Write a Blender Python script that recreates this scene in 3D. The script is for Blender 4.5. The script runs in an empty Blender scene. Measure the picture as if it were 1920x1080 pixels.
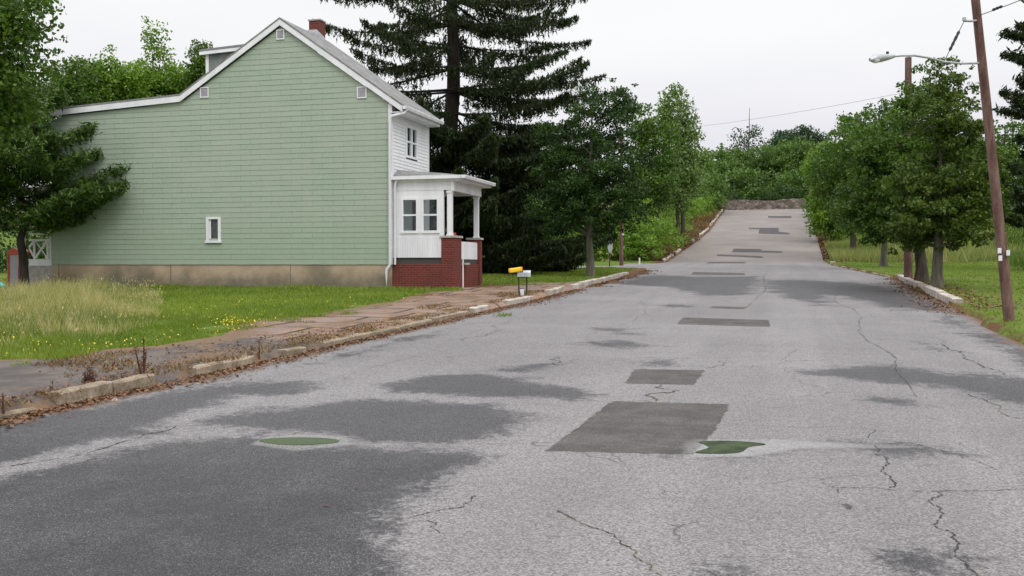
import bpy, math
import numpy as np
R = math.radians
rng = np.random.default_rng(11)
col = bpy.context.scene.collection
F = 1900.0; PITCH = math.atan(43/F); YAW = R(15); CAMH = 1.7

# ------------------------------------------------------------------ survey helpers
def ray(px, py):
    x, y, z = (px-960)/F, 1.0, -(py-540)/F
    c, s = math.cos(PITCH), math.sin(PITCH)
    y, z = y*c+z*s, -y*s+z*c
    sa, ca = math.sin(YAW), math.cos(YAW)
    return np.array([x*ca-y*sa, x*sa+y*ca, z])
CAM = np.array([0, 0, CAMH])
def wp(px, py, D):
    return CAM+ray(px, py)*D
def on_v(px, py, v):
    d = ray(px, py); return CAM+d*(v/d[1])
def on_w(px, py, w):
    d = ray(px, py); return CAM+d*(w/d[0])

VF, VC = 77.0, 138.0
def prof(v):
    v = np.asarray(v, float)
    z = .025*np.clip(v, -30, VF)+.117*np.clip(v-VF, 0, VC-VF)+.045*np.clip(v-VC, 0, 150)
    return z
LE_V = [-30, 9, 16, 27, 50, 76, 90, 104, 127, 138, 300]
LE_W = [-7.2, -7.2, -7.0, -6.8, -7.0, -8.7, -7.9, -7.4, -7.6, -7.7, -7.7]
RE_V = [-30, 16, 27, 45, 56, 68, 76, 138, 300]
RE_W = [3.3, 3.5, 4.0, 4.5, 3.7, 2.9, 2.9, 3.2, 3.2]
def le(v): return np.interp(v, LE_V, LE_W)
def re_(v): return np.interp(v, RE_V, RE_W)
def smooth(a, b, x):
    t = np.clip((x-a)/(b-a), 0, 1); return t*t*(3-2*t)
def ground(w, v):
    w = np.asarray(w, float); v = np.asarray(v, float)
    L, Rr = le(v), re_(v)
    z = prof(v)
    out = np.maximum(L-w, w-Rr)
    z = z+np.where(out > 0, .11, -.30+.0*out)
    # left crossing street is level with the road
    cross = (w < L) & (v > 58) & (v < 73) & ((v < 66) | (w > -11))
    z = np.where(cross, prof(v)-.04, z)
    z = z+.05*np.clip(w-11, 0, 80)*smooth(15, 35, v)
    z = z+.22*np.clip(L-1.2-w, 0, 9)*smooth(76, 84, v)*(v < 400)
    z = z+.16*np.clip(w-Rr-1.5, 0, 12)*smooth(74, 84, v)
    z = z+np.where(out > .4, .035*np.sin(w*1.7+v*.6)*np.sin(v*1.1-w*.5), 0)
    return z
def hit(px, py, off=0.0, fn=None):
    d = ray(px, py); fn = fn or prof
    g = lambda t: (CAM+d*t)[2]-(float(fn((d*t)[1]))+off)
    t = 2.0
    while g(t) > 0 and t < 400: t += .5
    a, b = t-.5, t
    for _ in range(30):
        m = (a+b)/2
        if g(m) > 0: a = m
        else: b = m
    p = CAM+d*b
    return p
def ghit(px, py):
    d = ray(px, py); t = 3.0
    g = lambda t: (CAM+d*t)[2]-float(ground((d*t)[0], (d*t)[1]))
    while g(t) > 0 and t < 400: t += .1
    return CAM+d*t

# ------------------------------------------------------------------ object helpers
def link(o, parent=None, mats=()):
    col.objects.link(o)
    if parent is not None: o.parent = parent
    return o
def tag(o, label=None, cat=None, group=None, kind=None):
    if label: o['label'] = label
    if cat: o['category'] = cat
    if group: o['group'] = group
    if kind: o['kind'] = kind
    return o
def empty(name, loc, label, cat, group=None):
    o = bpy.data.objects.new(name, None); col.objects.link(o); o.location = tuple(map(float, loc))
    o.empty_display_size = .3
    return tag(o, label, cat, group)
def npmesh(name, V, Fc, m, parent=None, attrs=None, smooth_=False):
    """V (n,3) world coordinates, Fc (m,k) faces of equal size."""
    V = np.asarray(V, np.float32).reshape(-1, 3)
    if parent is not None:
        off = np.array(parent.location)
        p = parent.parent
        while p is not None: off = off+np.array(p.location); p = p.parent
        V = V-off.astype(np.float32)
    Fc = np.asarray(Fc, np.int32); k = Fc.shape[1]
    me = bpy.data.meshes.new(name)
    me.vertices.add(len(V)); me.vertices.foreach_set('co', V.ravel())
    me.loops.add(Fc.size); me.loops.foreach_set('vertex_index', Fc.ravel())
    me.polygons.add(len(Fc)); me.polygons.foreach_set('loop_start', np.arange(0, Fc.size, k, dtype=np.int32))
    try: me.polygons.foreach_set('loop_total', np.full(len(Fc), k, np.int32))
    except Exception: pass
    if attrs:
        for an, (dom, arr) in attrs.items():
            a = me.attributes.new(an, 'FLOAT', dom); a.data.foreach_set('value', np.asarray(arr, np.float32).ravel())
    me.update(calc_edges=True)
    if smooth_: me.polygons.foreach_set('use_smooth', np.ones(len(Fc), bool))
    me.materials.append(m)
    return link(bpy.data.objects.new(name, me), parent)

class MB:
    """collects shapes, in world coordinates, into one mesh"""
    def __init__(s): s.v = []; s.f = []; s.sm = []
    def add(s, vs, fs, sm=False):
        n = len(s.v); s.v += [tuple(map(float, q)) for q in vs]; s.f += [[n+i for i in f] for f in fs]; s.sm += [sm]*len(fs); return s
    def box(s, x0, x1, y0, y1, z0, z1):
        x0, x1 = min(x0, x1), max(x0, x1); y0, y1 = min(y0, y1), max(y0, y1); z0, z1 = min(z0, z1), max(z0, z1)
        return s.add([(x, y, z) for z in (z0, z1) for y in (y0, y1) for x in (x0, x1)],
                     [(0, 2, 3, 1), (4, 5, 7, 6), (0, 1, 5, 4), (2, 6, 7, 3), (0, 4, 6, 2), (1, 3, 7, 5)])
    def beam(s, a, b, wd, ht):
        a, b = np.array(a, float), np.array(b, float); d = b-a; d /= np.linalg.norm(d)
        up = np.array([0, 0, 1.]) if abs(d[2]) < .95 else np.array([0, 1., 0])
        sx = np.cross(d, up); sx /= np.linalg.norm(sx); sz = np.cross(sx, d)
        vs = [p+sx*i*wd/2+sz*j*ht/2 for p in (a, b) for i, j in ((-1, -1), (1, -1), (1, 1), (-1, 1))]
        return s.add(vs, [(0, 3, 2, 1), (4, 5, 6, 7), (0, 1, 5, 4), (1, 2, 6, 5), (2, 3, 7, 6), (3, 0, 4, 7)])
    def tube(s, pts, rad, n=8, cap=True):
        pts = np.array(pts, float); m = len(pts)
        rad = np.broadcast_to(np.asarray(rad, float), (m,))
        T = np.gradient(pts, axis=0); T /= np.linalg.norm(T, axis=1)[:, None]+1e-9
        ref = np.array([0, 0, 1.]) if abs(T[0][2]) < .9 else np.array([1., 0, 0])
        vs = []
        for i in range(m):
            a = np.cross(T[i], ref); a /= np.linalg.norm(a)+1e-9; b = np.cross(T[i], a)
            for k in range(n):
                t = 2*math.pi*k/n; vs.append(pts[i]+rad[i]*(a*math.cos(t)+b*math.sin(t)))
        fs = [(i*n+k, i*n+(k+1) % n, (i+1)*n+(k+1) % n, (i+1)*n+k) for i in range(m-1) for k in range(n)]
        s.add(vs, fs, True)
        if cap: s.add([vs[k] for k in range(n)], [tuple(range(n))]); s.add([vs[(m-1)*n+k] for k in range(n)], [tuple(range(n-1, -1, -1))])
        return s
    def prism_y(s, poly, y0, y1):
        n = len(poly)
        return s.add([(x, y0, z) for x, z in poly]+[(x, y1, z) for x, z in poly],
                     [tuple(range(n)), tuple(range(2*n-1, n-1, -1))]+[(i, (i+1) % n, n+(i+1) % n, n+i)[::-1] for i in range(n)])
    def build(s, name, m, parent=None, bevel=0):
        off = np.zeros(3); p = parent
        while p is not None: off = off+np.array(p.location); p = p.parent
        me = bpy.data.meshes.new(name); me.from_pydata([tuple(np.array(q)-off) for q in s.v], [], s.f)
        me.polygons.foreach_set('use_smooth', s.sm); me.update(); me.materials.append(m)
        o = link(bpy.data.objects.new(name, me), parent)
        if bevel:
            b = o.modifiers.new('b', 'BEVEL'); b.width = bevel; b.segments = 2; b.limit_method = 'ANGLE'
        return o

# ------------------------------------------------------------------ node helpers
class NT:
    def __init__(s, m): s.t = m.node_tree; s.n = s.t.nodes; s.l = s.t.links
    def new(s, ty, **kw):
        n = s.n.new(ty)
        for k, v in kw.items(): setattr(n, k, v)
        return n
    def inp(s, sock, v):
        if isinstance(v, bpy.types.NodeSocket): s.l.new(v, sock)
        else: sock.default_value = v
    def co(s, sc=(1, 1, 1), rot=(0, 0, 0)):
        tc = s.new('ShaderNodeNewGeometry'); mp = s.new('ShaderNodeMapping'); s.l.new(tc.outputs['Position'], mp.inputs[0])
        mp.inputs['Scale'].default_value = sc; mp.inputs['Rotation'].default_value = rot; return mp.outputs[0]
    def noise(s, scale, det=2, rough=.5, vec=None, dist=0):
        n = s.new('ShaderNodeTexNoise'); n.inputs['Scale'].default_value = scale; n.inputs['Detail'].default_value = det
        n.inputs['Roughness'].default_value = rough; n.inputs['Distortion'].default_value = dist
        s.l.new(vec if vec is not None else s.co(), n.inputs['Vector']); return n.outputs['Fac']
    def voro(s, scale, out='Distance', vec=None, feat='F1'):
        n = s.new('ShaderNodeTexVoronoi', feature=feat); n.inputs['Scale'].default_value = scale
        s.l.new(vec if vec is not None else s.co(), n.inputs['Vector']); return n.outputs[out]
    def attr(s, name): n = s.new('ShaderNodeAttribute'); n.attribute_name = name; return n.outputs['Fac']
    def math(s, op, a, b=0.0, c=0.0):
        n = s.new('ShaderNodeMath', operation=op)
        for i, v in enumerate((a, b, c)): s.inp(n.inputs[i], v)
        return n.outputs[0]
    def rng(s, v, a, b, c=0.0, d=1.0, sm=True):
        n = s.new('ShaderNodeMapRange'); n.interpolation_type = 'SMOOTHSTEP' if sm else 'LINEAR'
        s.inp(n.inputs[0], v)
        for i, q in zip((1, 2, 3, 4), (a, b, c, d)): s.inp(n.inputs[i], q)
        return n.outputs[0]
    def mix(s, f, a, b, bt='MIX'):
        n = s.new('ShaderNodeMix', data_type='RGBA', blend_type=bt)
        s.inp(n.inputs[0], f)
        for sock, v in ((n.inputs[6], a), (n.inputs[7], b)):
            s.inp(sock, v if isinstance(v, bpy.types.NodeSocket) else (*v, 1.0))
        return n.outputs[2]
    def bump(s, h, st=.3, d=.01, nrm=None):
        n = s.new('ShaderNodeBump'); n.inputs['Strength'].default_value = st; n.inputs['Distance'].default_value = d
        s.l.new(h, n.inputs['Height'])
        if nrm is not None: s.l.new(nrm, n.inputs['Normal'])
        return n.outputs[0]
def newmat(name):
    m = bpy.data.materials.new(name); m.use_nodes = True; m.node_tree.nodes.clear(); t = NT(m)
    o = t.new('ShaderNodeOutputMaterial'); return m, t, o
def prin(name, color, rough=.7, nrm=None, spec=.4, metal=0.0, build=None):
    m, t, o = newmat(name); b = t.new('ShaderNodeBsdfPrincipled'); t.l.new(b.outputs[0], o.inputs[0])
    c, r, nn = color, rough, nrm
    if build: c, r, nn = build(t)
    t.inp(b.inputs['Base Color'], c if isinstance(c, bpy.types.NodeSocket) else (*c, 1)); t.inp(b.inputs['Roughness'], r)
    b.inputs['Specular IOR Level'].default_value = spec; b.inputs['Metallic'].default_value = metal
    if nn is not None: t.l.new(nn, b.inputs['Normal'])
    return m
def weathered(name, c1, c2, scale=3, rough=.6, bump=.1, spec=.4, streak=False, metal=0.0, fine=60):
    def f(t):
        v = t.co((1, 1, .15)) if streak else t.co()
        n = t.math('ADD', t.math('MULTIPLY', t.noise(scale, 5, .65, v), .7), t.math('MULTIPLY', t.noise(fine, 2), .3))
        return t.mix(t.rng(n, .36, .66), c1, c2), rough, t.bump(t.noise(fine, 3), bump, .005)
    return prin(name, None, spec=spec, metal=metal, build=f)

# ------------------------------------------------------------------ materials
def road_build(t):
    v = t.co()
    sx = t.new('ShaderNodeSeparateXYZ'); t.l.new(v, sx.inputs[0]); V = sx.outputs['Y']; W = sx.outputs['X']
    stone = t.voro(95, 'Color', v); ss = t.new('ShaderNodeSeparateColor'); t.l.new(stone, ss.inputs[0])
    st = ss.outputs[0]
    fine = t.noise(55, 3, .7, v); mid = t.noise(2.6, 5, .6, v); big = t.noise(.33, 4, .55, v)
    dry = t.mix(t.rng(big, .35, .65), (.172, .162, .163), (.216, .205, .205))
    dry = t.mix(t.rng(t.noise(.16, 5, .6, v), .42, .62, 0, .55), dry, (.155, .145, .143))
    dry = t.mix(t.rng(mid, .35, .7, 0, .45), dry, (.19, .182, .18))
    # lengthwise wear of the wheels
    wear = t.noise(1.1, 3, .5, t.co((1, .04, 1)))
    dry = t.mix(t.rng(wear, .45, .7, 0, .3), dry, (.275, .262, .257))
    grain = t.math('ADD', t.math('MULTIPLY', st, .6), t.math('MULTIPLY', fine, .4))
    dry = t.mix(1.0, dry, t.mix(t.rng(grain, .15, .85, sm=False), (.42, .42, .42), (1.55, 1.55, 1.55)), 'MULTIPLY')
    fret = t.noise(4.5, 8, .82, t.co((.6, 1, 1))); dry = t.mix(t.math('MULTIPLY', t.rng(fret, .54, .66), t.rng(t.noise(.45, 3, .5, v), .46, .62, 0, .6)), dry, (.085, .082, .08))
    ec = t.new('ShaderNodeTexVoronoi', feature='DISTANCE_TO_EDGE'); ec.inputs['Scale'].default_value = .42
    dv = t.new('ShaderNodeVectorMath', operation='MULTIPLY_ADD'); nz_ = t.new('ShaderNodeTexNoise'); nz_.inputs['Scale'].default_value = 1.6; nz_.inputs['Detail'].default_value = 6; t.l.new(v, nz_.inputs['Vector'])
    t.l.new(nz_.outputs['Color'], dv.inputs[0]); dv.inputs[1].default_value = (.9, .9, 0); t.l.new(v, dv.inputs[2]); t.l.new(dv.outputs[0], ec.inputs['Vector'])
    ck = t.math('MULTIPLY', t.rng(ec.outputs['Distance'], .0045, .001), t.rng(t.noise(.8, 3, .6, v), .47, .56, 0, .75)); dry = t.mix(ck, dry, (.06, .055, .045))
    # old brown surface up the hill
    hillc = t.mix(t.rng(big, .3, .7), (.185, .158, .142), (.235, .205, .185))
    hillc = t.mix(t.rng(t.noise(.8, 5, .7, t.co((.25, 1, 1))), .4, .7, 0, .6), hillc, (.16, .15, .15))
    hm = t.rng(t.math('ADD', V, t.math('MULTIPLY', t.noise(.5, 3, .5, v), 1.2)), 76.2, 76.9)
    dry = t.mix(hm, dry, hillc)
    # tar patches
    tar = t.attr('tar'); tj = t.math('ADD', tar, t.math('MULTIPLY', t.math('SUBTRACT', t.noise(7, 6, .75, v), .5), .16))
    tm = t.rng(tj, .012, -.012)
    tc = t.mix(t.rng(mid, .3, .7), (.055, .049, .046), (.10, .089, .082))
    tc = t.mix(t.rng(t.noise(5, 7, .8, t.co((.4, 1, 1))), .55, .68, 0, .7), tc, (.06, .055, .05))
    tc = t.mix(1.0, tc, t.mix(t.rng(grain, .2, .8, sm=False), (.6, .6, .6), (1.35, 1.35, 1.35)), 'MULTIPLY')
    tc = t.mix(t.math('MULTIPLY', t.rng(t.math('ABSOLUTE', tj), .045, .005), t.rng(t.noise(2.2, 3, .6, v), .35, .6)), tc, (.045, .043, .04))
    tc = t.mix(hm, tc, t.mix(1.0, tc, (.72, .76, .88), 'MULTIPLY')); c = t.mix(tm, dry, tc)
    # damp areas: ragged outline
    wet = t.attr('wet')
    rag = t.math('ADD', t.math('MULTIPLY', t.math('SUBTRACT', t.noise(1.1, 7, .72, v), .5), 1.7), t.math('MULTIPLY', t.math('SUBTRACT', t.noise(13, 6, .85, v), .5), 1.5))
    rag = t.math('MULTIPLY', rag, t.rng(V, 5, 26, .8, 1.9))
    wm = t.rng(t.math('ADD', wet, rag), .12, -.20)
    wv = t.rng(t.math('ADD', V, t.math('MULTIPLY', mid, 2.0)), 6.6, 9.5)  # nearer damp darker, farther lighter: grazing sky sheen painted in by distance
    gk = t.rng(t.voro(80, 'Distance', v), .08, .5, 1.9, .35)
    cg = t.new('ShaderNodeCombineColor'); [t.l.new(gk, cg.inputs[q]) for q in range(3)]
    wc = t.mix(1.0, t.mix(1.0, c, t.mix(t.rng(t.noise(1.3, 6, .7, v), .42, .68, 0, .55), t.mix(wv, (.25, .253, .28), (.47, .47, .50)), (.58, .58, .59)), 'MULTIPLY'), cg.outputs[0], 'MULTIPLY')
    film = t.rng(t.math('ADD', t.attr('film'), t.math('MULTIPLY', t.math('SUBTRACT', t.noise(3, 3, .6, v), .5), .12)), .07, -.04)
    c = t.mix(t.math('MULTIPLY', wm, t.math('SUBTRACT', 1.0, t.math('MULTIPLY', film, .9))), c, wc)  # film skips the damp darkening: lighter colour boosts its sky sheen
    # silt and rotten leaves by the kerbs
    g = t.math('ADD', t.attr('gut'), t.math('MULTIPLY', t.math('SUBTRACT', t.noise(1.7, 5, .7, v), .5), .9))
    gm = t.rng(g, .32, .02)
    c = t.mix(gm, c, t.mix(t.noise(14, 3, .7, v), (.09, .05, .03), (.19, .10, .055)))
    rough = t.rng(wm, 0, 1, .85, .58); rough = t.math('ADD', rough, t.math('MULTIPLY', t.math('SUBTRACT', t.voro(130, 'Distance', v), .35), .5)); rough = t.math('SUBTRACT', rough, t.math('MULTIPLY', film, .5)); rough = t.math('MAXIMUM', rough, .1)
    bs = t.new('ShaderNodeBump'); bs.inputs['Distance'].default_value = .010
    t.l.new(grain, bs.inputs['Height']); t.l.new(t.rng(film, 0, 1, .75, .03), bs.inputs['Strength'])
    t.film = film
    return c, rough, bs.outputs[0]
M = {}
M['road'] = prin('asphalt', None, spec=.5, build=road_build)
def walk_build(t):
    v = t.co(); sx = t.new('ShaderNodeSeparateXYZ'); t.l.new(v, sx.inputs[0]); V = sx.outputs['Y']
    n1 = t.noise(1.2, 5, .65, v); n2 = t.noise(25, 4, .7, v)
    slab = t.mix(t.rng(n1, .35, .65), (.15, .095, .068), (.25, .165, .12))
    slab = t.mix(t.rng(t.noise(.6, 3, .5, v), .5, .62, 0, .55), slab, (.15, .13, .12))
    br = t.new('ShaderNodeTexBrick'); t.l.new(t.co((1, 1, 1)), br.inputs['Vector'])
    br.inputs['Scale'].default_value = 1; br.inputs['Brick Width'].default_value = 1.55; br.inputs['Row Height'].default_value = 1.3; br.offset = 0.35
    br.inputs['Mortar Size'].default_value = .06
    b2 = t.new('ShaderNodeTexBrick'); t.l.new(t.co((1, 1, 1)), b2.inputs['Vector']); b2.inputs['Scale'].default_value = 1; b2.inputs['Brick Width'].default_value = 1.55; b2.inputs['Row Height'].default_value = 1.3; b2.offset = .35
    b2.inputs['Mortar Size'].default_value = .2
    slab = t.mix(t.math('MULTIPLY', b2.outputs['Fac'], t.rng(t.noise(1.9, 4, .7, v), .5, .6)), slab, (.30, .165, .065))
    slab = t.mix(br.outputs['Fac'], slab, (.022, .018, .010))
    asp = t.mix(t.rng(n1, .4, .6), (.058, .048, .044), (.11, .09, .077))
    am = t.rng(t.math('ADD', V, t.math('MULTIPLY', n1, 2.5)), 16.8, 15.6)
    c = t.mix(am, slab, asp)
    dirt = t.mix(t.noise(7, 4, .7, v), (.075, .04, .02), (.21, .13, .065))
    d = t.math('ADD', t.attr('edge'), t.math('MULTIPLY', t.math('SUBTRACT', t.noise(1.3, 6, .75, v), .5), 2.6))
    c = t.mix(t.rng(d, .25, -.1), c, dirt)
    c = t.mix(t.rng(t.noise(.75, 6, .7, t.co((1, .7, 1))), .56, .62, 0, .85), c, dirt)
    c = t.mix(1.0, c, t.mix(n2, (.7, .7, .7), (1.35, 1.35, 1.35)), 'MULTIPLY')
    return c, .75, t.bump(n2, .5, .01)
M['walk'] = prin('old_paving', None, build=walk_build)
def ground_build(t):
    v = t.co(); n1 = t.noise(.5, 5, .6, v); n2 = t.noise(6, 5, .7, v)
    c = t.mix(t.rng(n2, .3, .7), (.06, .105, .014), (.13, .18, .03))
    c = t.mix(t.rng(n1, .5, .7, 0, .6), c, (.15, .12, .045))
    d = t.math('ADD', t.attr('dirt'), t.math('MULTIPLY', t.math('SUBTRACT', t.noise(1.5, 5, .7, v), .5), 1.6))
    c = t.mix(t.rng(d, .3, -.1), c, t.mix(t.noise(12, 3, .7, v), (.06, .033, .018), (.17, .10, .05)))
    return c, .95, t.bump(n2, .5, .05)
M['ground'] = prin('lawn_soil', None, build=ground_build, spec=.1)
M['kerb'] = weathered('kerb_stone', (.15, .115, .075), (.37, .30, .22), 2.5, .85, .5, fine=30)
M['kerbw'] = weathered('pale_kerb_stone', (.27, .23, .19), (.56, .51, .45), 2.5, .85, .4, fine=30)
def leafmat(name, lo, hi, yel=None, trans=.22, rough=.45):
    m, t, o = newmat(name)
    tone = t.attr('tone')
    c = t.mix(t.rng(tone, 0, 1, sm=False), lo, hi)
    if yel: c = t.mix(t.rng(tone, .93, 1.0), c, yel)
    d = t.new('ShaderNodeBsdfPrincipled'); t.inp(d.inputs['Base Color'], c); d.inputs['Roughness'].default_value = rough; d.inputs['Specular IOR Level'].default_value = .25
    tr = t.new('ShaderNodeBsdfTranslucent'); t.inp(tr.inputs[0], t.mix(1.0, c, (1.5, 1.7, .6), 'MULTIPLY'))
    mx = t.new('ShaderNodeMixShader'); mx.inputs[0].default_value = trans
    t.l.new(d.outputs[0], mx.inputs[1]); t.l.new(tr.outputs[0], mx.inputs[2]); t.l.new(mx.outputs[0], o.inputs[0])
    return m
M['leaf_mid'] = leafmat('leaf_mid', (.022, .058, .008), (.110, .190, .024), (.20, .20, .04))
M['leaf_wood'] = leafmat('leaf_wood', (.040, .085, .018), (.130, .21, .045), (.16, .15, .06))
M['rust'] = leafmat('rust_weed', (.07, .035, .015), (.26, .16, .07), (.30, .28, .12))
M['field'] = leafmat('field_grass', (.045, .085, .018), (.15, .21, .05), (.26, .24, .10), .3)
M['leaf_olive'] = leafmat('leaf_olive', (.026, .052, .008), (.105, .155, .022), (.24, .22, .05))
M['leaf_dark'] = leafmat('leaf_dark', (.012, .034, .008), (.050, .100, .016))
M['leaf_bright'] = leafmat('leaf_bright', (.055, .125, .012), (.21, .33, .04))
M['leaf_pale'] = leafmat('leaf_pale', (.06, .115, .03), (.19, .27, .08))
M['leaf_blue'] = leafmat('leaf_blue', (.022, .05, .028), (.06, .10, .05))
M['needle'] = leafmat('needle', (.010, .021, .007), (.042, .066, .015), None, .12)
M['needle_l'] = leafmat('needle_light', (.018, .045, .008), (.080, .140, .018), None, .15)
M['grass'] = leafmat('grass_blade', (.075, .125, .010), (.245, .305, .05), (.40, .33, .13), .3)
M['hay'] = leafmat('tall_grass_blade', (.08, .15, .02), (.54, .43, .25), None, .3)
M['litter'] = leafmat('dead_leaf', (.055, .025, .013), (.25, .125, .055), (.45, .36, .26), .1)
M['flower'] = prin('yellow_petal', (.75, .58, .02), .6)
M['weed'] = weathered('dead_stalk', (.045, .018, .010), (.13, .055, .03), 12, .9)
M['bark'] = weathered('bark', (.035, .028, .02), (.10, .085, .065), 8, .95, 1.0, streak=True)
M['barkg'] = weathered('grey_bark', (.07, .065, .045), (.18, .165, .13), 8, .95, 1.0, streak=True)
M['barkd'] = weathered('dark_bark', (.018, .014, .011), (.055, .045, .035), 8, .95, 1.0, streak=True)
M['pole'] = weathered('pole_timber', (.075, .032, .025), (.20, .125, .10), 9, .85, .6, streak=True)
M['white'] = weathered('white_paint', (.66, .66, .69), (.80, .80, .82), 2.2, .5, .05, streak=True)
M['vinyl'] = weathered('white_vinyl', (.68, .68, .70), (.78, .78, .80), 1.5, .45, .04)
M['grey_roof'] = weathered('roof_shingle', (.15, .15, .15), (.27, .27, .26), 3, .9, .6, fine=25)
M['dark_side'] = weathered('dormer_shingle', (.15, .17, .16), (.22, .24, .225), 3, .8, .3)
M['metal'] = weathered('galvanised', (.35, .36, .37), (.52, .53, .55), 5, .4, .05, metal=.3)
M['dark'] = prin('dark_void', (.025, .024, .022), .8)
M['darkg'] = prin('dark_band', (.06, .055, .05), .8)
M['cap'] = weathered('pillar_cap', (.28, .26, .23), (.45, .43, .4), 6, .85, .3)
M['vent'] = weathered('vent_grey', (.30, .28, .31), (.42, .40, .44), 20, .6, .1)
M['yellow'] = weathered('yellow_plastic', (.75, .42, .015), (.90, .58, .03), 14, .5, .1)
M['red'] = weathered('red_enamel', (.42, .045, .02), (.62, .09, .035), 6, .45, .1)
M['blind'] = weathered('blind_cloth', (.17, .16, .10), (.24, .21, .14), 5, .9, .1)
M['curtain'] = weathered('curtain_cloth', (.35, .33, .28), (.5, .47, .42), 5, .9, .1)
M['post'] = prin('iron_post', (.03, .035, .03), .5)
M['wire'] = prin('cable', (.05, .05, .055), .6)
M['teal'] = prin('teal_plastic', (.10, .45, .42), .5)
FT = float(on_v(600, 496, 31.8)[2])
def fnd(t):
    v = t.co(); n = t.noise(.9, 5, .65, v); n2 = t.noise(40, 3, .6, v)
    c = t.mix(t.rng(n, .35, .65), (.32, .24, .165), (.42, .325, .23))
    sx = t.new('ShaderNodeSeparateXYZ'); t.l.new(v, sx.inputs[0])
    low = t.math('ADD', t.math('SUBTRACT', sx.outputs['Z'], float(FT)-.95), t.math('MULTIPLY', t.noise(1.4, 5, .7, v), -1.1))
    c = t.mix(t.rng(low, .30, -.35, 0, .75), c, (.10, .095, .07))
    c = t.mix(t.math('MULTIPLY', t.rng(t.noise(.35, 3, .6, v), .5, .62), .5), c, (.13, .12, .09))
    br = t.new('ShaderNodeTexBrick'); cb = t.new('ShaderNodeCombineXYZ'); t.l.new(sx.outputs['X'], cb.inputs[0]); cb.inputs[1].default_value = 4; t.l.new(cb.outputs[0], br.inputs['Vector'])
    br.inputs['Scale'].default_value = 1; br.inputs['Brick Width'].default_value = 4.7; br.inputs['Row Height'].default_value = 9; br.inputs['Mortar Size'].default_value = .012
    c = t.mix(br.outputs['Fac'], c, (.08, .07, .055))
    c = t.mix(1.0, c, t.mix(n2, (.8, .8, .8), (1.2, 1.2, 1.2)), 'MULTIPLY')
    return c, .9, t.bump(n2, .3, .01)
M['found'] = prin('foundation_render', None, build=fnd)
ROW = .182
def green_side(t):
    v = t.co((1, 1, 1), (R(-90), 0, 0))      # x, z into the brick plane
    tc = t.new('ShaderNodeNewGeometry'); sx = t.new('ShaderNodeSeparateXYZ'); t.l.new(tc.outputs['Position'], sx.inputs[0])
    cb = t.new('ShaderNodeCombineXYZ'); t.l.new(sx.outputs['X'], cb.inputs[0]); t.l.new(t.math('SUBTRACT', sx.outputs['Z'], FT), cb.inputs[1])
    br = t.new('ShaderNodeTexBrick'); t.l.new(cb.outputs[0], br.inputs['Vector']); br.inputs['Scale'].default_value = 1
    br.inputs['Brick Width'].default_value = .78; br.inputs['Row Height'].default_value = ROW; br.inputs['Mortar Size'].default_value = .006; br.offset = .5
    br.inputs['Color1'].default_value = (.288, .368, .278, 1); br.inputs['Color2'].default_value = (.318, .393, .304, 1); br.inputs['Mortar'].default_value = (.155, .21, .15, 1)
    c = br.outputs['Color']
    n = t.noise(.8, 5, .65); n2 = t.noise(11, 4, .7)
    c = t.mix(t.rng(n, .35, .65, 0, .55), c, (.35, .385, .31))
    c = t.mix(t.rng(n2, .45, .72, 0, .5), c, (.40, .41, .345))
    low = t.math('SUBTRACT', t.math('SUBTRACT', sx.outputs['Z'], float(FT)-.9), t.math('MULTIPLY', n, 2.0))
    c = t.mix(t.rng(low, 1.9, .4, 0, .35), c, (.23, .32, .215))
    return c, .75, t.bump(t.noise(30, 3, .6, t.co((6, 6, 1))), .25, .006)
M['green'] = prin('green_shingle_siding', None, build=green_side)
def brickm(t):
    tc = t.new('ShaderNodeNewGeometry'); sx = t.new('ShaderNodeSeparateXYZ'); t.l.new(tc.outputs['Position'], sx.inputs[0])
    cb = t.new('ShaderNodeCombineXYZ'); t.l.new(t.math('ADD', sx.outputs['X'], sx.outputs['Y']), cb.inputs[0]); t.l.new(sx.outputs['Z'], cb.inputs[1])
    br = t.new('ShaderNodeTexBrick'); t.l.new(cb.outputs[0], br.inputs['Vector']); br.inputs['Scale'].default_value = 1
    br.inputs['Brick Width'].default_value = .215; br.inputs['Row Height'].default_value = .075; br.inputs['Mortar Size'].default_value = .006
    br.inputs['Color1'].default_value = (.155, .022, .015, 1); br.inputs['Color2'].default_value = (.095, .017, .013, 1); br.inputs['Mortar'].default_value = (.19, .075, .055, 1)
    c = t.mix(t.rng(t.noise(1.5, 5, .6), .45, .7, 0, .6), br.outputs['Color'], (.09, .03, .022))
    return c, .75, t.bump(br.outputs['Fac'], -.4, .008)
M['brick'] = prin('red_brick', None, build=brickm)
def glassm(name, tfac, tint=(.8, .85, .85)):
    m, t, o = newmat(name)
    g = t.new('ShaderNodeBsdfGlossy'); g.inputs['Roughness'].default_value = .03; g.inputs[0].default_value = (.9, .95, .95, 1)
    tr = t.new('ShaderNodeBsdfTransparent'); tr.inputs[0].default_value = (*tint, 1)
    fr = t.new('ShaderNodeFresnel'); fr.inputs[0].default_value = 1.5
    mx = t.new('ShaderNodeMixShader'); t.l.new(t.math('ADD', t.math('MULTIPLY', fr.outputs[0], .8), tfac), mx.inputs[0]); t.l.new(tr.outputs[0], mx.inputs[1]); t.l.new(g.outputs[0], mx.inputs[2]); t.l.new(mx.outputs[0], o.inputs[0])
    return m
M['glass'] = glassm('window_glass', .0)
M['water'] = prin('puddle_water', (.045, .065, .025), .03, spec=.5)
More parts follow.
